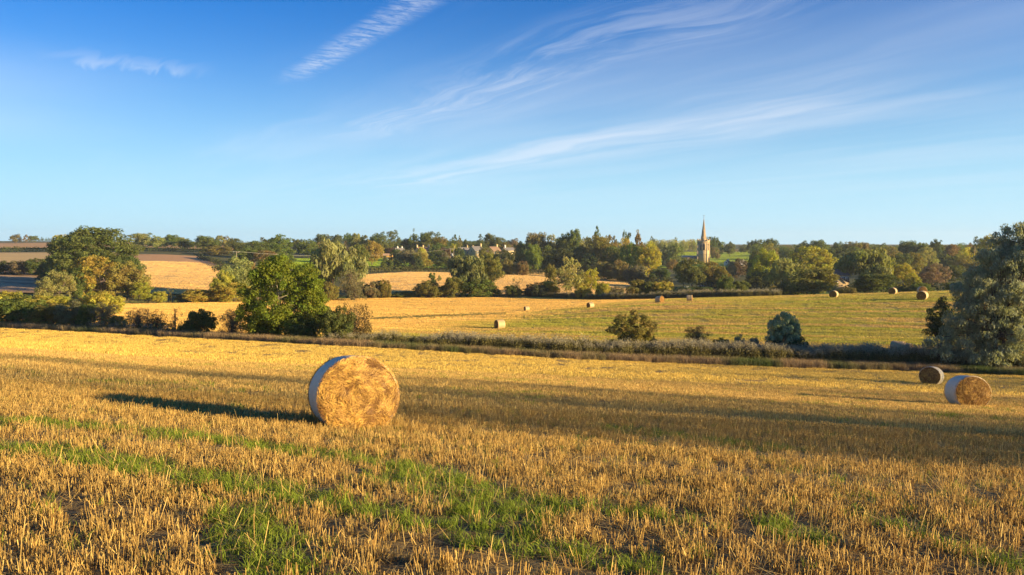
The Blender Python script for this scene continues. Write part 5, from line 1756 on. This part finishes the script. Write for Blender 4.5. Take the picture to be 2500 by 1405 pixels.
def bale(lod, x, y, rz, label, scale=1.0, tiltx=0.0, sink=.03):
    z = ground(x, y)
    gx = (ground(x + .5, y) - ground(x - .5, y)); gy = (ground(x, y + .5) - ground(x, y - .5))
    t = empty('straw_bale', (x, y, z - sink))
    # sit square on the slope
    nrm = Vector((-gx, -gy, 1)).normalized()
    q = Vector((0, 0, 1)).rotation_difference(nrm)
    t.rotation_euler = (q.to_matrix() @ Matrix.Rotation(rz, 3, 'Z')).to_euler()
    t.scale = (scale,) * 3
    obj('net_wrap', lod[0], t)
    obj('straw_end', lod[1][0], t); obj('straw_end', lod[1][1], t)
    s = obj('loose_straw', lod[2], t); s['kind'] = 'stuff'
    set_tags(t, label, 'bale', 'round straw bales left on the fields')
    return t


_hb = hit(856, 1044)
bx_, by_, bz_ = on_ground(856, _hb[1])
bale(BALE_HI, bx_, by_, R(22), 'large round straw bale in the foreground, left of centre, its loose straw end lit orange', .82)
bx_, by_, bz_ = on_ground(2362, 31.0)
bale(BALE_MID, bx_, by_, R(-8), 'round straw bale with pale wrapped side, nearest bale at the right edge', .90)
bx_, by_, bz_ = on_ground(2274, 53)
bale(BALE_MID, bx_, by_, R(-40), 'smaller shaded bale just left of and behind the nearest right bale', .90)
for px_, yb, w_, rz_, lab in (
        (1220, 803, 26, -62, 'round bale lying alone in the middle of the valley field, sunlit side towards the right'),
        (1286, 760, 14, -66, 'tiny distant bale, left one of the two on the golden flat'),
        (1442, 753, 17, -60, 'tiny distant bale, right one of the two on the golden flat'),
        (1611, 740, 20, 40, 'bale on the crest of the rise below the church'),
        (1684, 736, 18, 72, 'half sunk pale bale just behind the crest right of the one below the church'),
        (2036, 727, 20, -38, 'bale on the rise left of centre of the right field, before the brown bush'),
        (2180, 719, 19, -42, 'bale against the dark bush at the back of the right field'),
        (2252, 732, 25, -42, 'front bale of the two overlapping ones on the right field'),
        (2251, 718, 21, -12, 'rear bale of the two overlapping ones on the right field')):
    h_ = hit(px_, yb, 95)
    d_ = h_[1]
    u_, _s = ray(px_, yb)
    real = w_ / FPX * d_
    bale(BALE_LO, u_ * d_, d_, R(rz_), lab, max(.75, min(1.5, real / 1.62)))
for px_, off, rz_, lab in ((2192, 12.0, 50, 'left bale of the pair mostly hidden behind the willowherb'), (2208, 10.6, 52, 'right bale of the pair mostly hidden behind the willowherb')):
    x, y, z = on_ground(px_, E(px_, off))
    bale(BALE_LO, x, y, R(rz_), lab, 1.1)

# ------------------------------------------------------------------ church
M['stone'] = simple_mat('limestone', (.50, .37, .21), .85, .25, .8, .4, bscale=3)
M['stone_d'] = simple_mat('dark_limestone', (.40, .28, .16), .9, .25, .8, .4, bscale=3)
M['lead'] = simple_mat('lead_roof', (.23, .27, .31), .45, .15, .5)
M['slate'] = simple_mat('slate_roof', (.13, .12, .125), .75, .25, 1.0, .3)
M['tile_brown'] = simple_mat('brown_tile_roof', (.20, .13, .09), .8, .25, 1.0, .3)
M['tile_red'] = simple_mat('red_tile_roof', (.11, .035, .03), .8, .25, 1.0, .3)
M['dark'] = simple_mat('dark_opening', (.035, .035, .04), .5, .2, 1)
M['glass'] = simple_mat('window_glass', (.03, .035, .045), .15, .2, 1, spec=.6)
M['wall_y'] = simple_mat('honey_stone_wall', (.56, .42, .22), .85, .18, .9, .3)
M['wall_w'] = simple_mat('white_render', (.75, .70, .60), .8, .08, .9)
M['wall_p'] = simple_mat('pinkish_stone_wall', (.42, .30, .22), .85, .18, .9, .3)
M['wall_o'] = simple_mat('ochre_wall', (.62, .36, .09), .85, .12, .9)
M['white'] = simple_mat('white_paint', (.8, .8, .78), .4, .04, 1)
M['metal'] = simple_mat('grey_metal', (.35, .36, .37), .4, .1, 2)
M['wood'] = simple_mat('weathered_wood', (.33, .27, .20), .85, .2, 2)
M['wire'] = simple_mat('overhead_cable', (.45, .42, .36), .6, .1, 2)
M['blue'] = simple_mat('blue_grey_paint', (.25, .33, .42), .35, .05, 1)
M['wool'] = simple_mat('wool', (.75, .70, .60), .9, .1, 6)


def lancet(w, h, y, z0, depth, x0=0.0, n=8):
    """pointed arch prism facing -Y"""
    pts = [(-w / 2, 0), (w / 2, 0), (w / 2, h * .68)]
    for k in range(1, n):
        t = k / n
        pts.append((w / 2 - w / 2 * t, h * .68 + h * .32 * math.sin(t * math.pi / 2)))
    pts.append((0, h))
    left = [(-a, b) for a, b in pts[2:-1]][::-1]
    pts = pts + left
    m_ = len(pts)
    v = [(x0 + a, y, z0 + b) for a, b in pts] + [(x0 + a, y + depth, z0 + b) for a, b in pts]
    t = [(0, k + 1, k) for k in range(1, m_ - 1)]
    t = [(0, k, k + 1) for k in range(1, m_ - 1)] + [(m_, m_ + k + 1, m_ + k) for k in range(1, m_ - 1)]
    q = [(k, m_ + k, m_ + (k + 1) % m_, (k + 1) % m_) for k in range(m_)]
    return v, q, t


CH_X, CH_Y, CH_Z = on_ground(1717, 600)
_gz = CH_Z
church = empty('church', (CH_X, CH_Y, _gz), R(-28))
set_tags(church, 'honey stone church with battlemented tower and tall pointed spire rising above the trees', 'church')
TOPZ = world_at(1717, 588, 600).z - _gz           # parapet
SPZ = world_at(1717, 532, 600).z - _gz
TW = 3.6
mb = MB(); mb.box(-TW, TW, -TW, TW, -1, TOPZ - 1.2)
obj('tower', mb.mesh('tower', M['stone']), church)
mb = MB()
for sx in (-1, 1):
    for sy in (-1, 1):
        for (ww, hh) in ((1.05, TOPZ * .42), (.85, TOPZ * .68), (.62, TOPZ - 1.6)):
            cx_, cy_ = sx * TW, sy * TW
            mb.box(cx_ - ww / 2 if sx < 0 else cx_ - ww / 2, cx_ + ww / 2, cy_ - ww / 2, cy_ + ww / 2, -1, hh)
obj('buttress', mb.mesh('buttress', M['stone']), church)
for zz in (TOPZ * .40, TOPZ - 7.7, TOPZ - 1.55):
    mb = MB(); mb.box(-TW - .22, TW + .22, -TW - .22, TW + .22, zz, zz + .32)
    obj('string_course', mb.mesh('string_course', M['stone_d']), church)
for k in range(4):
    a = k * math.pi / 2
    for xo in (-1.15, 1.15):
        mb = MB(); v, q, t = lancet(1.45, 5.4, -TW - .10, TOPZ - 7.2, .3, xo); mb.add(v, q, t)
        w1 = obj('belfry_window', mb.mesh('belfry_window', M['dark']), church, rot=(0, 0, a))
        for j in range(5):
            mb = MB(); mb.box(xo - .6, xo + .6, -TW - .17, -TW - .02, TOPZ - 6.9 + j * .8, TOPZ - 6.9 + j * .8 + .10)
            obj('louvre', mb.mesh('louvre', M['stone_d']), w1)
        fr = MB()
        for s_ in (-1, 1):
            fr.box(xo + s_ * .82 - .10, xo + s_ * .82 + .10, -TW - .2, -TW + .1, TOPZ - 7.3, TOPZ - 3.5)
        fr.tube([(xo - .82, -TW - .12, TOPZ - 3.5), (xo - .5, -TW - .12, TOPZ - 2.4), (xo, -TW - .12, TOPZ - 1.75), (xo + .5, -TW - .12, TOPZ - 2.4), (xo + .82, -TW - .12, TOPZ - 3.5)], .13, 5)
        obj('window_surround', fr.mesh('window_surround', M['stone']), w1)
mb = MB(); mb.box(-TW - .3, TW + .3, -TW - .3, TW + .3, TOPZ - 1.2, TOPZ - .55)
obj('parapet', mb.mesh('parapet', M['stone']), church)
for k in range(4):
    for j in range(4):
        mb = MB(); x0 = -TW + j * 1.93; mb.box(x0, x0 + 1.15, -TW - .28, -TW + .1, TOPZ - .55, TOPZ + .35)
        obj('merlon', mb.mesh('merlon', M['stone']), church, rot=(0, 0, k * math.pi / 2))
for sx in (-1, 1):
    for sy in (-1, 1):
        mb = MB(); mb.box(sx * TW - .42, sx * TW + .42, sy * TW - .42, sy * TW + .42, TOPZ - .55, TOPZ + .9)
        mb.add([(sx * TW - .42, sy * TW - .42, TOPZ + .9), (sx * TW + .42, sy * TW - .42, TOPZ + .9), (sx * TW + .42, sy * TW + .42, TOPZ + .9), (sx * TW - .42, sy * TW + .42, TOPZ + .9), (sx * TW, sy * TW, TOPZ + 1.7)], (), [(0, 1, 4), (1, 2, 4), (2, 3, 4), (3, 0, 4)])
        obj('pinnacle', mb.mesh('pinnacle', M['stone']), church)
SPR = 2.2
an = [math.pi / 8 + k * math.pi / 4 for k in range(8)]
v = [(SPR * math.cos(a), SPR * math.sin(a), TOPZ - .55) for a in an] + [(0, 0, SPZ)]
mb = MB(); mb.add(v, (), [(k, (k + 1) % 8, 8) for k in range(8)])
sp_ = obj('spire', mb.mesh('spire', M['stone_d']), church)
for a in an:
    mb = MB(); mb.tube([(SPR * math.cos(a), SPR * math.sin(a), TOPZ - .5), (0, 0, SPZ)], [.09, .04], 4)
    obj('spire_rib', mb.mesh('spire_rib', M['stone']), sp_)
for k in range(4):
    for (zf, sz) in ((.10, .62), (.42, .42)):
        zz = TOPZ + (SPZ - TOPZ) * zf; rr_ = SPR * (1 - zf) * .93
        mb = MB(); mb.box(-.45 * sz, .45 * sz, -rr_ - .35 * sz, -rr_ + .6, zz, zz + 1.3 * sz)
        mb.add([(-.55 * sz, -rr_ - .4 * sz, zz + 1.3 * sz), (.55 * sz, -rr_ - .4 * sz, zz + 1.3 * sz), (0, -rr_ - .4 * sz, zz + 2.3 * sz), (-.55 * sz, -rr_ + .7, zz + 1.3 * sz), (.55 * sz, -rr_ + .7, zz + 1.3 * sz), (0, -rr_ + .7, zz + 2.3 * sz)], [(0, 3, 5, 2), (1, 2, 5, 4)], [(0, 1, 2)])
        l_ = obj('lucarne', mb.mesh('lucarne', M['stone']), sp_, rot=(0, 0, k * math.pi / 2))
mb = MB(); mb.tube([(0, 0, SPZ - .3), (0, 0, SPZ + 1.9)], [.09, .05], 5); mb.box(-.55, .5, -.04, .04, SPZ + 1.25, SPZ + 1.7); mb.tube([(0, 0, SPZ - .1), (0, 0, SPZ + .3)], [.25, .25], 8)
obj('weather_vane', mb.mesh('weather_vane', M['metal']), church)
# nave going away to the left of the tower
NZ = world_at(1690, 627, 600).z - _gz
mb = MB(); mb.box(-TW - 17.5, -TW, -3.2, 3.2, -1, NZ - .5)
obj('nave_wall', mb.mesh('nave_wall', M['stone_d']), church)
mb = MB(); mb.add([(-TW - 17.8, -3.5, NZ - .55), (-TW - .02, -3.5, NZ - .55), (-TW - .02, 3.5, NZ - .55), (-TW - 17.8, 3.5, NZ - .55), (-TW - 17.8, 0, NZ + .7), (-TW - .02, 0, NZ + .7)], [(0, 1, 5, 4), (2, 3, 4, 5), (1, 0, 3, 2)], [(0, 4, 3), (1, 2, 5)])
obj('nave_roof', mb.mesh('nave_roof', M['lead']), church)
mb = MB(); mb.box(-TW - 16.5, -TW - .03, -6.2, -3.22, -1, NZ - 4.2)
obj('aisle_wall', mb.mesh('aisle_wall', M['stone_d']), church)
mb = MB(); mb.add([(-TW - 16.8, -6.5, NZ - 4.3), (-TW - .05, -6.5, NZ - 4.3), (-TW - .05, -3.22, NZ - 3.1), (-TW - 16.8, -3.22, NZ - 3.1)], [(0, 1, 2, 3)])
obj('aisle_roof', mb.mesh('aisle_roof', M['lead']), church)
for k in range(5):
    x0 = -TW - 15.4 + k * 3.3
    mb = MB(); v, q, t = lancet(1.3, 1.9, -3.3, NZ - 2.8, .2, x0); mb.add(v, q, t)
    wdw = obj('clerestory_window', mb.mesh('clerestory_window', M['glass']), church)
    mb = MB(); mb.box(x0 - .05, x0 + .05, -3.36, -3.1, NZ - 2.8, NZ - 1.2); mb.box(x0 - .8, x0 - .66, -3.38, -3.1, NZ - 2.9, NZ - 1.6); mb.box(x0 + .66, x0 + .8, -3.38, -3.1, NZ - 2.9, NZ - 1.6)
    obj('mullion', mb.mesh('mullion', M['white']), wdw)
    mb = MB(); v, q, t = lancet(1.2, 2.6, -6.3, NZ - 7.6, .2, x0); mb.add(v, q, t)
    obj('aisle_window', mb.mesh('aisle_window', M['glass']), church)
    mb = MB(); mb.box(x0 + 1.4, x0 + 1.8, -6.9, -6.2, -1, NZ - 5.0)
    obj('aisle_buttress', mb.mesh('aisle_buttress', M['stone']), church)


# ------------------------------------------------------------------ houses
def house(label, px, d, ypeak, yeave, wpx, depth, rz, wall, roof, chim=((-.45, 1.0),), name='house', base=None, windows=2, door=True, cat='house', chimney_wall=None):
    """gabled house: ridge along local X, front wall facing local -Y; wpx is the apparent length"""
    x, y, z = on_ground(px, d)
    zp = world_at(px, ypeak, d).z - z; ze = world_at(px, yeave, d).z - z
    L = wpx / FPX * d; D_ = depth
    t = empty(name, (x, y, z), R(rz))
    ze = max(ze, 1.8); zp = max(zp, ze + 1.0)
    mb = MB()
    v = [(-L/2, -D_/2, -.8), (L/2, -D_/2, -.8), (L/2, D_/2, -.8), (-L/2, D_/2, -.8), (-L/2, -D_/2, ze), (L/2, -D_/2, ze), (L/2, D_/2, ze), (-L/2, D_/2, ze), (-L/2, 0, zp - .12), (L/2, 0, zp - .12)]
    mb.add(v, [(0, 1, 5, 4), (2, 3, 7, 6), (1, 2, 6, 5), (3, 0, 4, 7), (0, 3, 2, 1)], [(5, 6, 9), (7, 4, 8)])
    obj('wall', mb.mesh('wall', M[wall]), t)
    mb = MB(); o = .3; sl = (zp - ze) / (D_ / 2)
    for s in (-1, 1):
        e = (-L/2 - .12, s * (D_/2 + o), ze - sl * o); f = (L/2 + .12, s * (D_/2 + o), ze - sl * o); g_ = (L/2 + .12, 0, zp); h = (-L/2 - .12, 0, zp)
        up = .16
        vv = [e, f, g_, h] + [(a, b, c + up) for a, b, c in (e, f, g_, h)]
        mb.add(vv, [(0, 1, 2, 3), (4, 5, 6, 7), (0, 1, 5, 4), (0, 3, 7, 4), (1, 2, 6, 5)])
    rf = obj('roof', mb.mesh('roof', M[roof]), t)
    for fx, hh in chim:
        mb = MB(); cx_ = fx * L; mb.box(cx_ - .42, cx_ + .42, -.4, .4, zp - .9, zp + hh)
        mb.box(cx_ - .5, cx_ + .5, -.48, .48, zp + hh, zp + hh + .14)
        mb.tube([(cx_ - .18, 0, zp + hh + .1), (cx_ - .18, 0, zp + hh + .55)], [.13, .11], 6); mb.tube([(cx_ + .18, 0, zp + hh + .1), (cx_ + .18, 0, zp + hh + .5)], [.13, .11], 6)
        obj('chimney', mb.mesh('chimney', M[chimney_wall or wall]), rf)
    rows = [.9] if ze < 3.6 else [.9, ze - 1.75]
    for zr_ in rows:
        for k in range(windows):
            xx = (k + .5) / windows * L - L / 2
            if door and zr_ == .9 and k == windows // 2: continue
            mb = MB(); mb.box(xx - .5, xx + .5, -D_/2 - .04, -D_/2 + .05, zr_, zr_ + 1.15)
            w_ = obj('window', mb.mesh('window', M['glass']), t)
            mb = MB()
            for (a, b, c, dd) in ((-.56, -.46, 0, 1.15), (.46, .56, 0, 1.15), (-.04, .04, 0, 1.15), (-.56, .56, -.08, .02), (-.56, .56, 1.1, 1.2)):
                mb.box(xx + a, xx + b, -D_/2 - .08, -D_/2 - .02, zr_ + c, zr_ + dd)
            obj('frame', mb.mesh('frame', M['white']), w_)
    for s in (-1, 1):
        if ze > 2.4:
            mb = MB(); xg = s * L / 2; a, b = sorted((xg - s * .05, xg + s * .04)); mb.box(a, b, -.45, .45, ze - .6, ze + .4)
            obj('gable_window', mb.mesh('gable_window', M['glass']), t)
    if door:
        xx = (windows // 2 + .5) / windows * L - L / 2
        mb = MB(); mb.box(xx - .48, xx + .48, -D_/2 - .06, -D_/2 + .05, 0, 2.0)
        obj('door', mb.mesh('door', M['wood']), t)
    set_tags(t, label, cat, 'houses of the village' if cat == 'house' else None)
    return t


house('stone house with sunlit gable and three chimneys at the left of the village', 1033, 500, 604, 614, 34, 8, 38, 'wall_y', 'tile_brown', ((-.5, 1.2), (.0, 1.0), (.5, 1.4)))
house('long low terrace with grey slate roof in the middle of the village', 1122, 505, 605, 612, 42, 8, 8, 'wall_y', 'slate', ((-.3, .9), (.45, 1.2)), windows=5)
house('narrow stone house with sunlit gable joined to the right end of the terrace', 1144, 492, 606, 612, 24, 7, 22, 'wall_y', 'slate', ((.48, 1.3),))
house('two-storey house with pinkish front and bright gable, largest of the village', 1163, 482, 602, 613, 27, 9, 32, 'wall_y', 'slate', ((.46, 1.4),))
house('house with brown roof and bright sunlit gable right of the largest one', 1205, 490, 603, 613, 25, 8, 38, 'wall_y', 'tile_brown', ((.4, 1.3),))
house('house with plain slate roof half hidden by trees at the right end of the village', 1240, 500, 605, 612, 26, 8, 25, 'wall_y', 'slate', ((-.3, 1.3),), chimney_wall='wall_w')
house('roof with pale twin chimneys at the left end of the village', 975, 500, 606, 613, 22, 7, 20, 'wall_y', 'slate', ((-.2, .7), (.3, .6)), chimney_wall='wall_w')
house('low ochre yellow barn wall left of the village', 947, 470, 620, 624, 24, 5, 4, 'wall_o', 'tile_brown', (), name='barn', windows=1, door=False, cat='barn')
house('cream house glimpsed between tall trees of the wood', 1366, 450, 598, 606, 20, 7, 35, 'wall_w', 'wall_y', (), windows=2)
house('small white gabled cottage chimney and roof right of the church', 1776, 560, 636, 641, 10, 4, 40, 'wall_w', 'tile_brown', ((.2, .8),), windows=1)
house('grey roofed cottage in the dip before the sunny pasture', 1812, 500, 637, 646, 20, 7, 10, 'wall_y', 'slate', (), windows=2)
house('farmhouse with dark tiled roof beside the weeping willow', 2046, 262, 659, 671, 30, 7, 5, 'stone_d', 'slate', (), name='farmhouse', windows=3, cat='farmhouse')
house('shaded stone farm outbuilding with its gable towards the field', 2040, 236, 674, 690, 20, 4.5, 78, 'stone_d', 'tile_brown', (), name='outbuilding', windows=1, cat='outbuilding')  # darker stone puts the gable's shade into the wall colour
house('small shed with dark red roof between farmhouse and willow', 2054, 250, 680, 688, 10, 4, 78, 'stone_d', 'tile_red', (), name='shed', windows=1, cat='shed')


# ------------------------------------------------------------------ poles, wires, cars, sheep, garden wall
def pole(label, px, d, ytop, twin=False):
    x, y, z = on_ground(px, d)
    H = world_at(px, ytop, d).z - z
    t = empty('utility_pole', (x, y, z))
    offs = (-.9, .9) if twin else (0,)
    for o in offs:
        mb = MB(); mb.tube([(o, 0, -.3), (o, 0, H)], [.16, .11], 8)
        obj('post', mb.mesh('post', M['wood']), t)
    mb = MB(); mb.box(-1.3, 1.3, -.07, .07, H - .5, H - .32)
    ca_ = obj('crossarm', mb.mesh('crossarm', M['wood']), t)
    for o in (-1.15, 0, 1.15):
        mb = MB(); mb.tube([(o, 0, H - .32), (o, 0, H - .05)], [.06, .05], 6)
        obj('insulator', mb.mesh('insulator', M['white']), ca_)
    if twin:
        mb = MB(); mb.box(-.75, .75, -.35, .35, H * .55, H * .55 + .2)
        pl = obj('platform', mb.mesh('platform', M['metal']), t)
        mb = MB(); mb.box(-.5, .5, -.3, .3, H * .55 + .2, H * .55 + 1.2); mb.tube([(-.3, 0, H * .55 + 1.2), (-.3, 0, H * .55 + 1.5)], .06, 6); mb.tube([(.3, 0, H * .55 + 1.2), (.3, 0, H * .55 + 1.5)], .06, 6)
        obj('transformer', mb.mesh('transformer', M['metal']), t)
    set_tags(t, label, 'utility pole', 'power poles')
    return Vector((x, y, z + H - .1))


p1 = pole('twin wooden pole with transformer standing below the village terrace', 1104, 440, 607, True)
p2 = pole('single wooden pole with wires in front of the round dark tree', 578, 345, 614)
q0 = on_ground(-150, 420); q0 = Vector((q0[0], q0[1], world_at(-150, 613, 420).z))


def wire(label, a, b, sag):
    for o, nm in ((-1.1, 'left'), (1.1, 'right')):
        mb = MB(); pts = []
        for t in np.linspace(0, 1, 26):
            p_ = a.lerp(b, t); pts.append((p_.x - a.x, p_.y - a.y + o * .8, p_.z - a.z - sag * 4 * t * (1 - t)))
        mb.tube(pts, .022, 4)
        set_tags(obj('overhead_wire', mb.mesh('overhead_wire', M['wire']), loc=a), label % nm, 'wire', 'overhead power wires')


wire('thin overhead wire crossing the left hill to the single pole, %s strand', q0, p2, 1.5)
wire('thin overhead wire from the single pole to the twin pole, %s strand', p2, p1, 3.0)


def car(label, px, d, rz, paint):
    x, y, z = on_ground(px, d)
    t = empty('parked_car', (x, y, z), R(rz))
    prof = [(-2.1, .35), (-2.15, .8), (-1.5, .95), (-.9, 1.42), (.7, 1.46), (1.45, .98), (2.1, .9), (2.15, .35)]
    m_ = len(prof); mb = MB()
    v = [(a, -.85 if b < 1.2 else -.68, b) for a, b in prof] + [(a, .85 if b < 1.2 else .68, b) for a, b in prof]
    mb.add(v, [(k, k + 1, m_ + k + 1, m_ + k) for k in range(m_ - 1)], [(0, k + 1, k) for k in range(1, m_ - 1)] + [(m_, m_ + k, m_ + k + 1) for k in range(1, m_ - 1)])
    obj('body', mb.mesh('body', M[paint]), t)
    mb = MB(); mb.box(-1.0, 1.05, -.80, .80, .98, 1.30)
    obj('window_band', mb.mesh('window_band', M['glass']), t)
    for sx in (-1.35, 1.35):
        for sy in (-.86, .7):
            mb = MB(); mb.tube([(sx, sy, .33), (sx, sy + .18, .33)], .33, 14)
            w_ = obj('wheel', mb.mesh('wheel', M['dark']), t)
    set_tags(t, label, 'car')


car('white car parked in the shade under the domed tree below the church', 1675, 256, 75, 'white')
car('blue-grey car parked under the trees right of the white car', 1712, 262, 15, 'blue')
car('white car parked beside the farm outbuilding near the weeping willow', 2057, 226, 60, 'white')


def sheep(label, px, d, rz):
    x, y, z = on_ground(px, d)
    t = empty('sheep', (x, y, z), R(rz))
    bm = bmesh.new(); bmesh.ops.create_icosphere(bm, subdivisions=3, radius=1)
    for v in bm.verts:
        n_ = 1 + .06 * math.sin(v.co.x * 9) * math.sin(v.co.y * 8 + v.co.z * 7)
        v.co = Vector((v.co.x * .62 * n_, v.co.y * .32 * n_, .66 + v.co.z * .34 * n_ - .05 * max(0, -v.co.x)))
    me = bpy.data.meshes.new('body'); bm.to_mesh(me); bm.free(); me.materials.append(M['wool'])
    obj('body', me, t)
    mb = MB(); mb.tube([(.5, 0, .8), (.72, 0, .72), (.86, 0, .48), (.95, 0, .3)], [.16, .14, .12, .06], 7)
    mb.box(.78, .82, -.2, .2, .56, .62)
    obj('head', mb.mesh('head', M['wall_p'], True), t)
    for sx in (-.38, .36):
        for sy in (-.15, .15):
            mb = MB(); mb.tube([(sx, sy, .5), (sx + .02, sy, .25), (sx, sy, 0)], [.07, .04, .045], 5)
            obj('leg', mb.mesh('leg', M['dark']), t)
    set_tags(t, label, 'sheep', 'sheep grazing on the sunny pasture')


sheep('white sheep grazing at the lower right of the sunny pasture', 1814, 640, 20)
sheep('second smaller sheep a few steps right of the other on the pasture', 1818, 648, 160)

# ------------------------------------------------------------------ trees out of view whose shadows band the near field
SH = Vector((sun_dir.x, sun_dir.y)).normalized(); SPN = Vector((-SH.y, SH.x))     # SPN . p = q, constant along a shadow


def shade_tree(q, t, h, w, kind, label):
    x = SPN.x * q + SH.x * t; y = SPN.y * q + SH.y * t
    z = ground(x, y)
    k = _cnt.get(kind, 0); _cnt[kind] = k + 1
    cm, tm = KIND[kind][k % len(KIND[kind])]
    e = empty(NAMES[kind], (x, y, z - .2), q * 1.7)
    obj('crown', cm, e, scale=(w, w, h), col=PAL['gr']); obj('trunk', tm, e, scale=(w, w, h))
    set_tags(e, label, 'tree', 'field-edge trees out of view on the right')
SHADE = []    # q across the light, t towards the sun, where the shadow ends, width
for q, te, w in ((11.0, -3, 4.5), (13.6, -44, 4.5), (16.2, -46, 5.5), (18.6, -36, 5.5), (21, -26, 5.5), (23.4, -20, 5.5), (25.8, -18, 4.5), (27.8, -14, 2.8)):
    SHADE.append((q, 44 + (q * 7.3) % 9, te, w * (1.7 if q > 12 else 1.1)))
for q, te in ((39.0, -14), (41.5, -14), (44, -12)):
    SHADE.append((q, 50, te, 6.2))
for q in (57, 61.0, 65, 69, 73, 77):
    SHADE.append((q, 62, -16, 7.5))
WORDS = ['first', 'second', 'third', 'fourth', 'fifth', 'sixth', 'seventh', 'eighth', 'ninth', 'tenth', 'eleventh', 'twelfth', 'thirteenth', 'fourteenth', 'fifteenth', 'sixteenth', 'seventeenth', 'eighteenth', 'nineteenth', 'twentieth']
for i, (q, t, te, w) in enumerate(SHADE):
    a = SPN * q + SH * t; b = SPN * q + SH * te
    h = ground(b.x, b.y) + (t - te) * math.tan(R(SUN_EL)) - ground(a.x, a.y)
    shade_tree(q, t, h * 1.04, w * 1.1, 'airy', '%s tree of the field-edge row out of view beyond the right edge' % WORDS[i])

# ------------------------------------------------------------------ evening air
hb = bpy.data.meshes.new('haze')
mbz = MB(); mbz.box(-3700, 3700, -3700, 3700, -60, 62)
m_ = bpy.data.materials.new('haze_air'); m_.use_nodes = True
nt = m_.node_tree; nt.nodes.remove(nt.nodes['Principled BSDF'])
pv = nt.nodes.new('ShaderNodeVolumePrincipled')
pv.inputs['Color'].default_value = (.80, .88, 1.0, 1)
pv.inputs['Density'].default_value = .00012
pv.inputs['Anisotropy'].default_value = .2
nt.links.new(pv.outputs[0], nt.nodes['Material Output'].inputs['Volume'])
set_tags(obj('haze', mbz.mesh('haze', m_)), 'thin pale evening haze filling the whole valley', 'haze', kind='stuff')
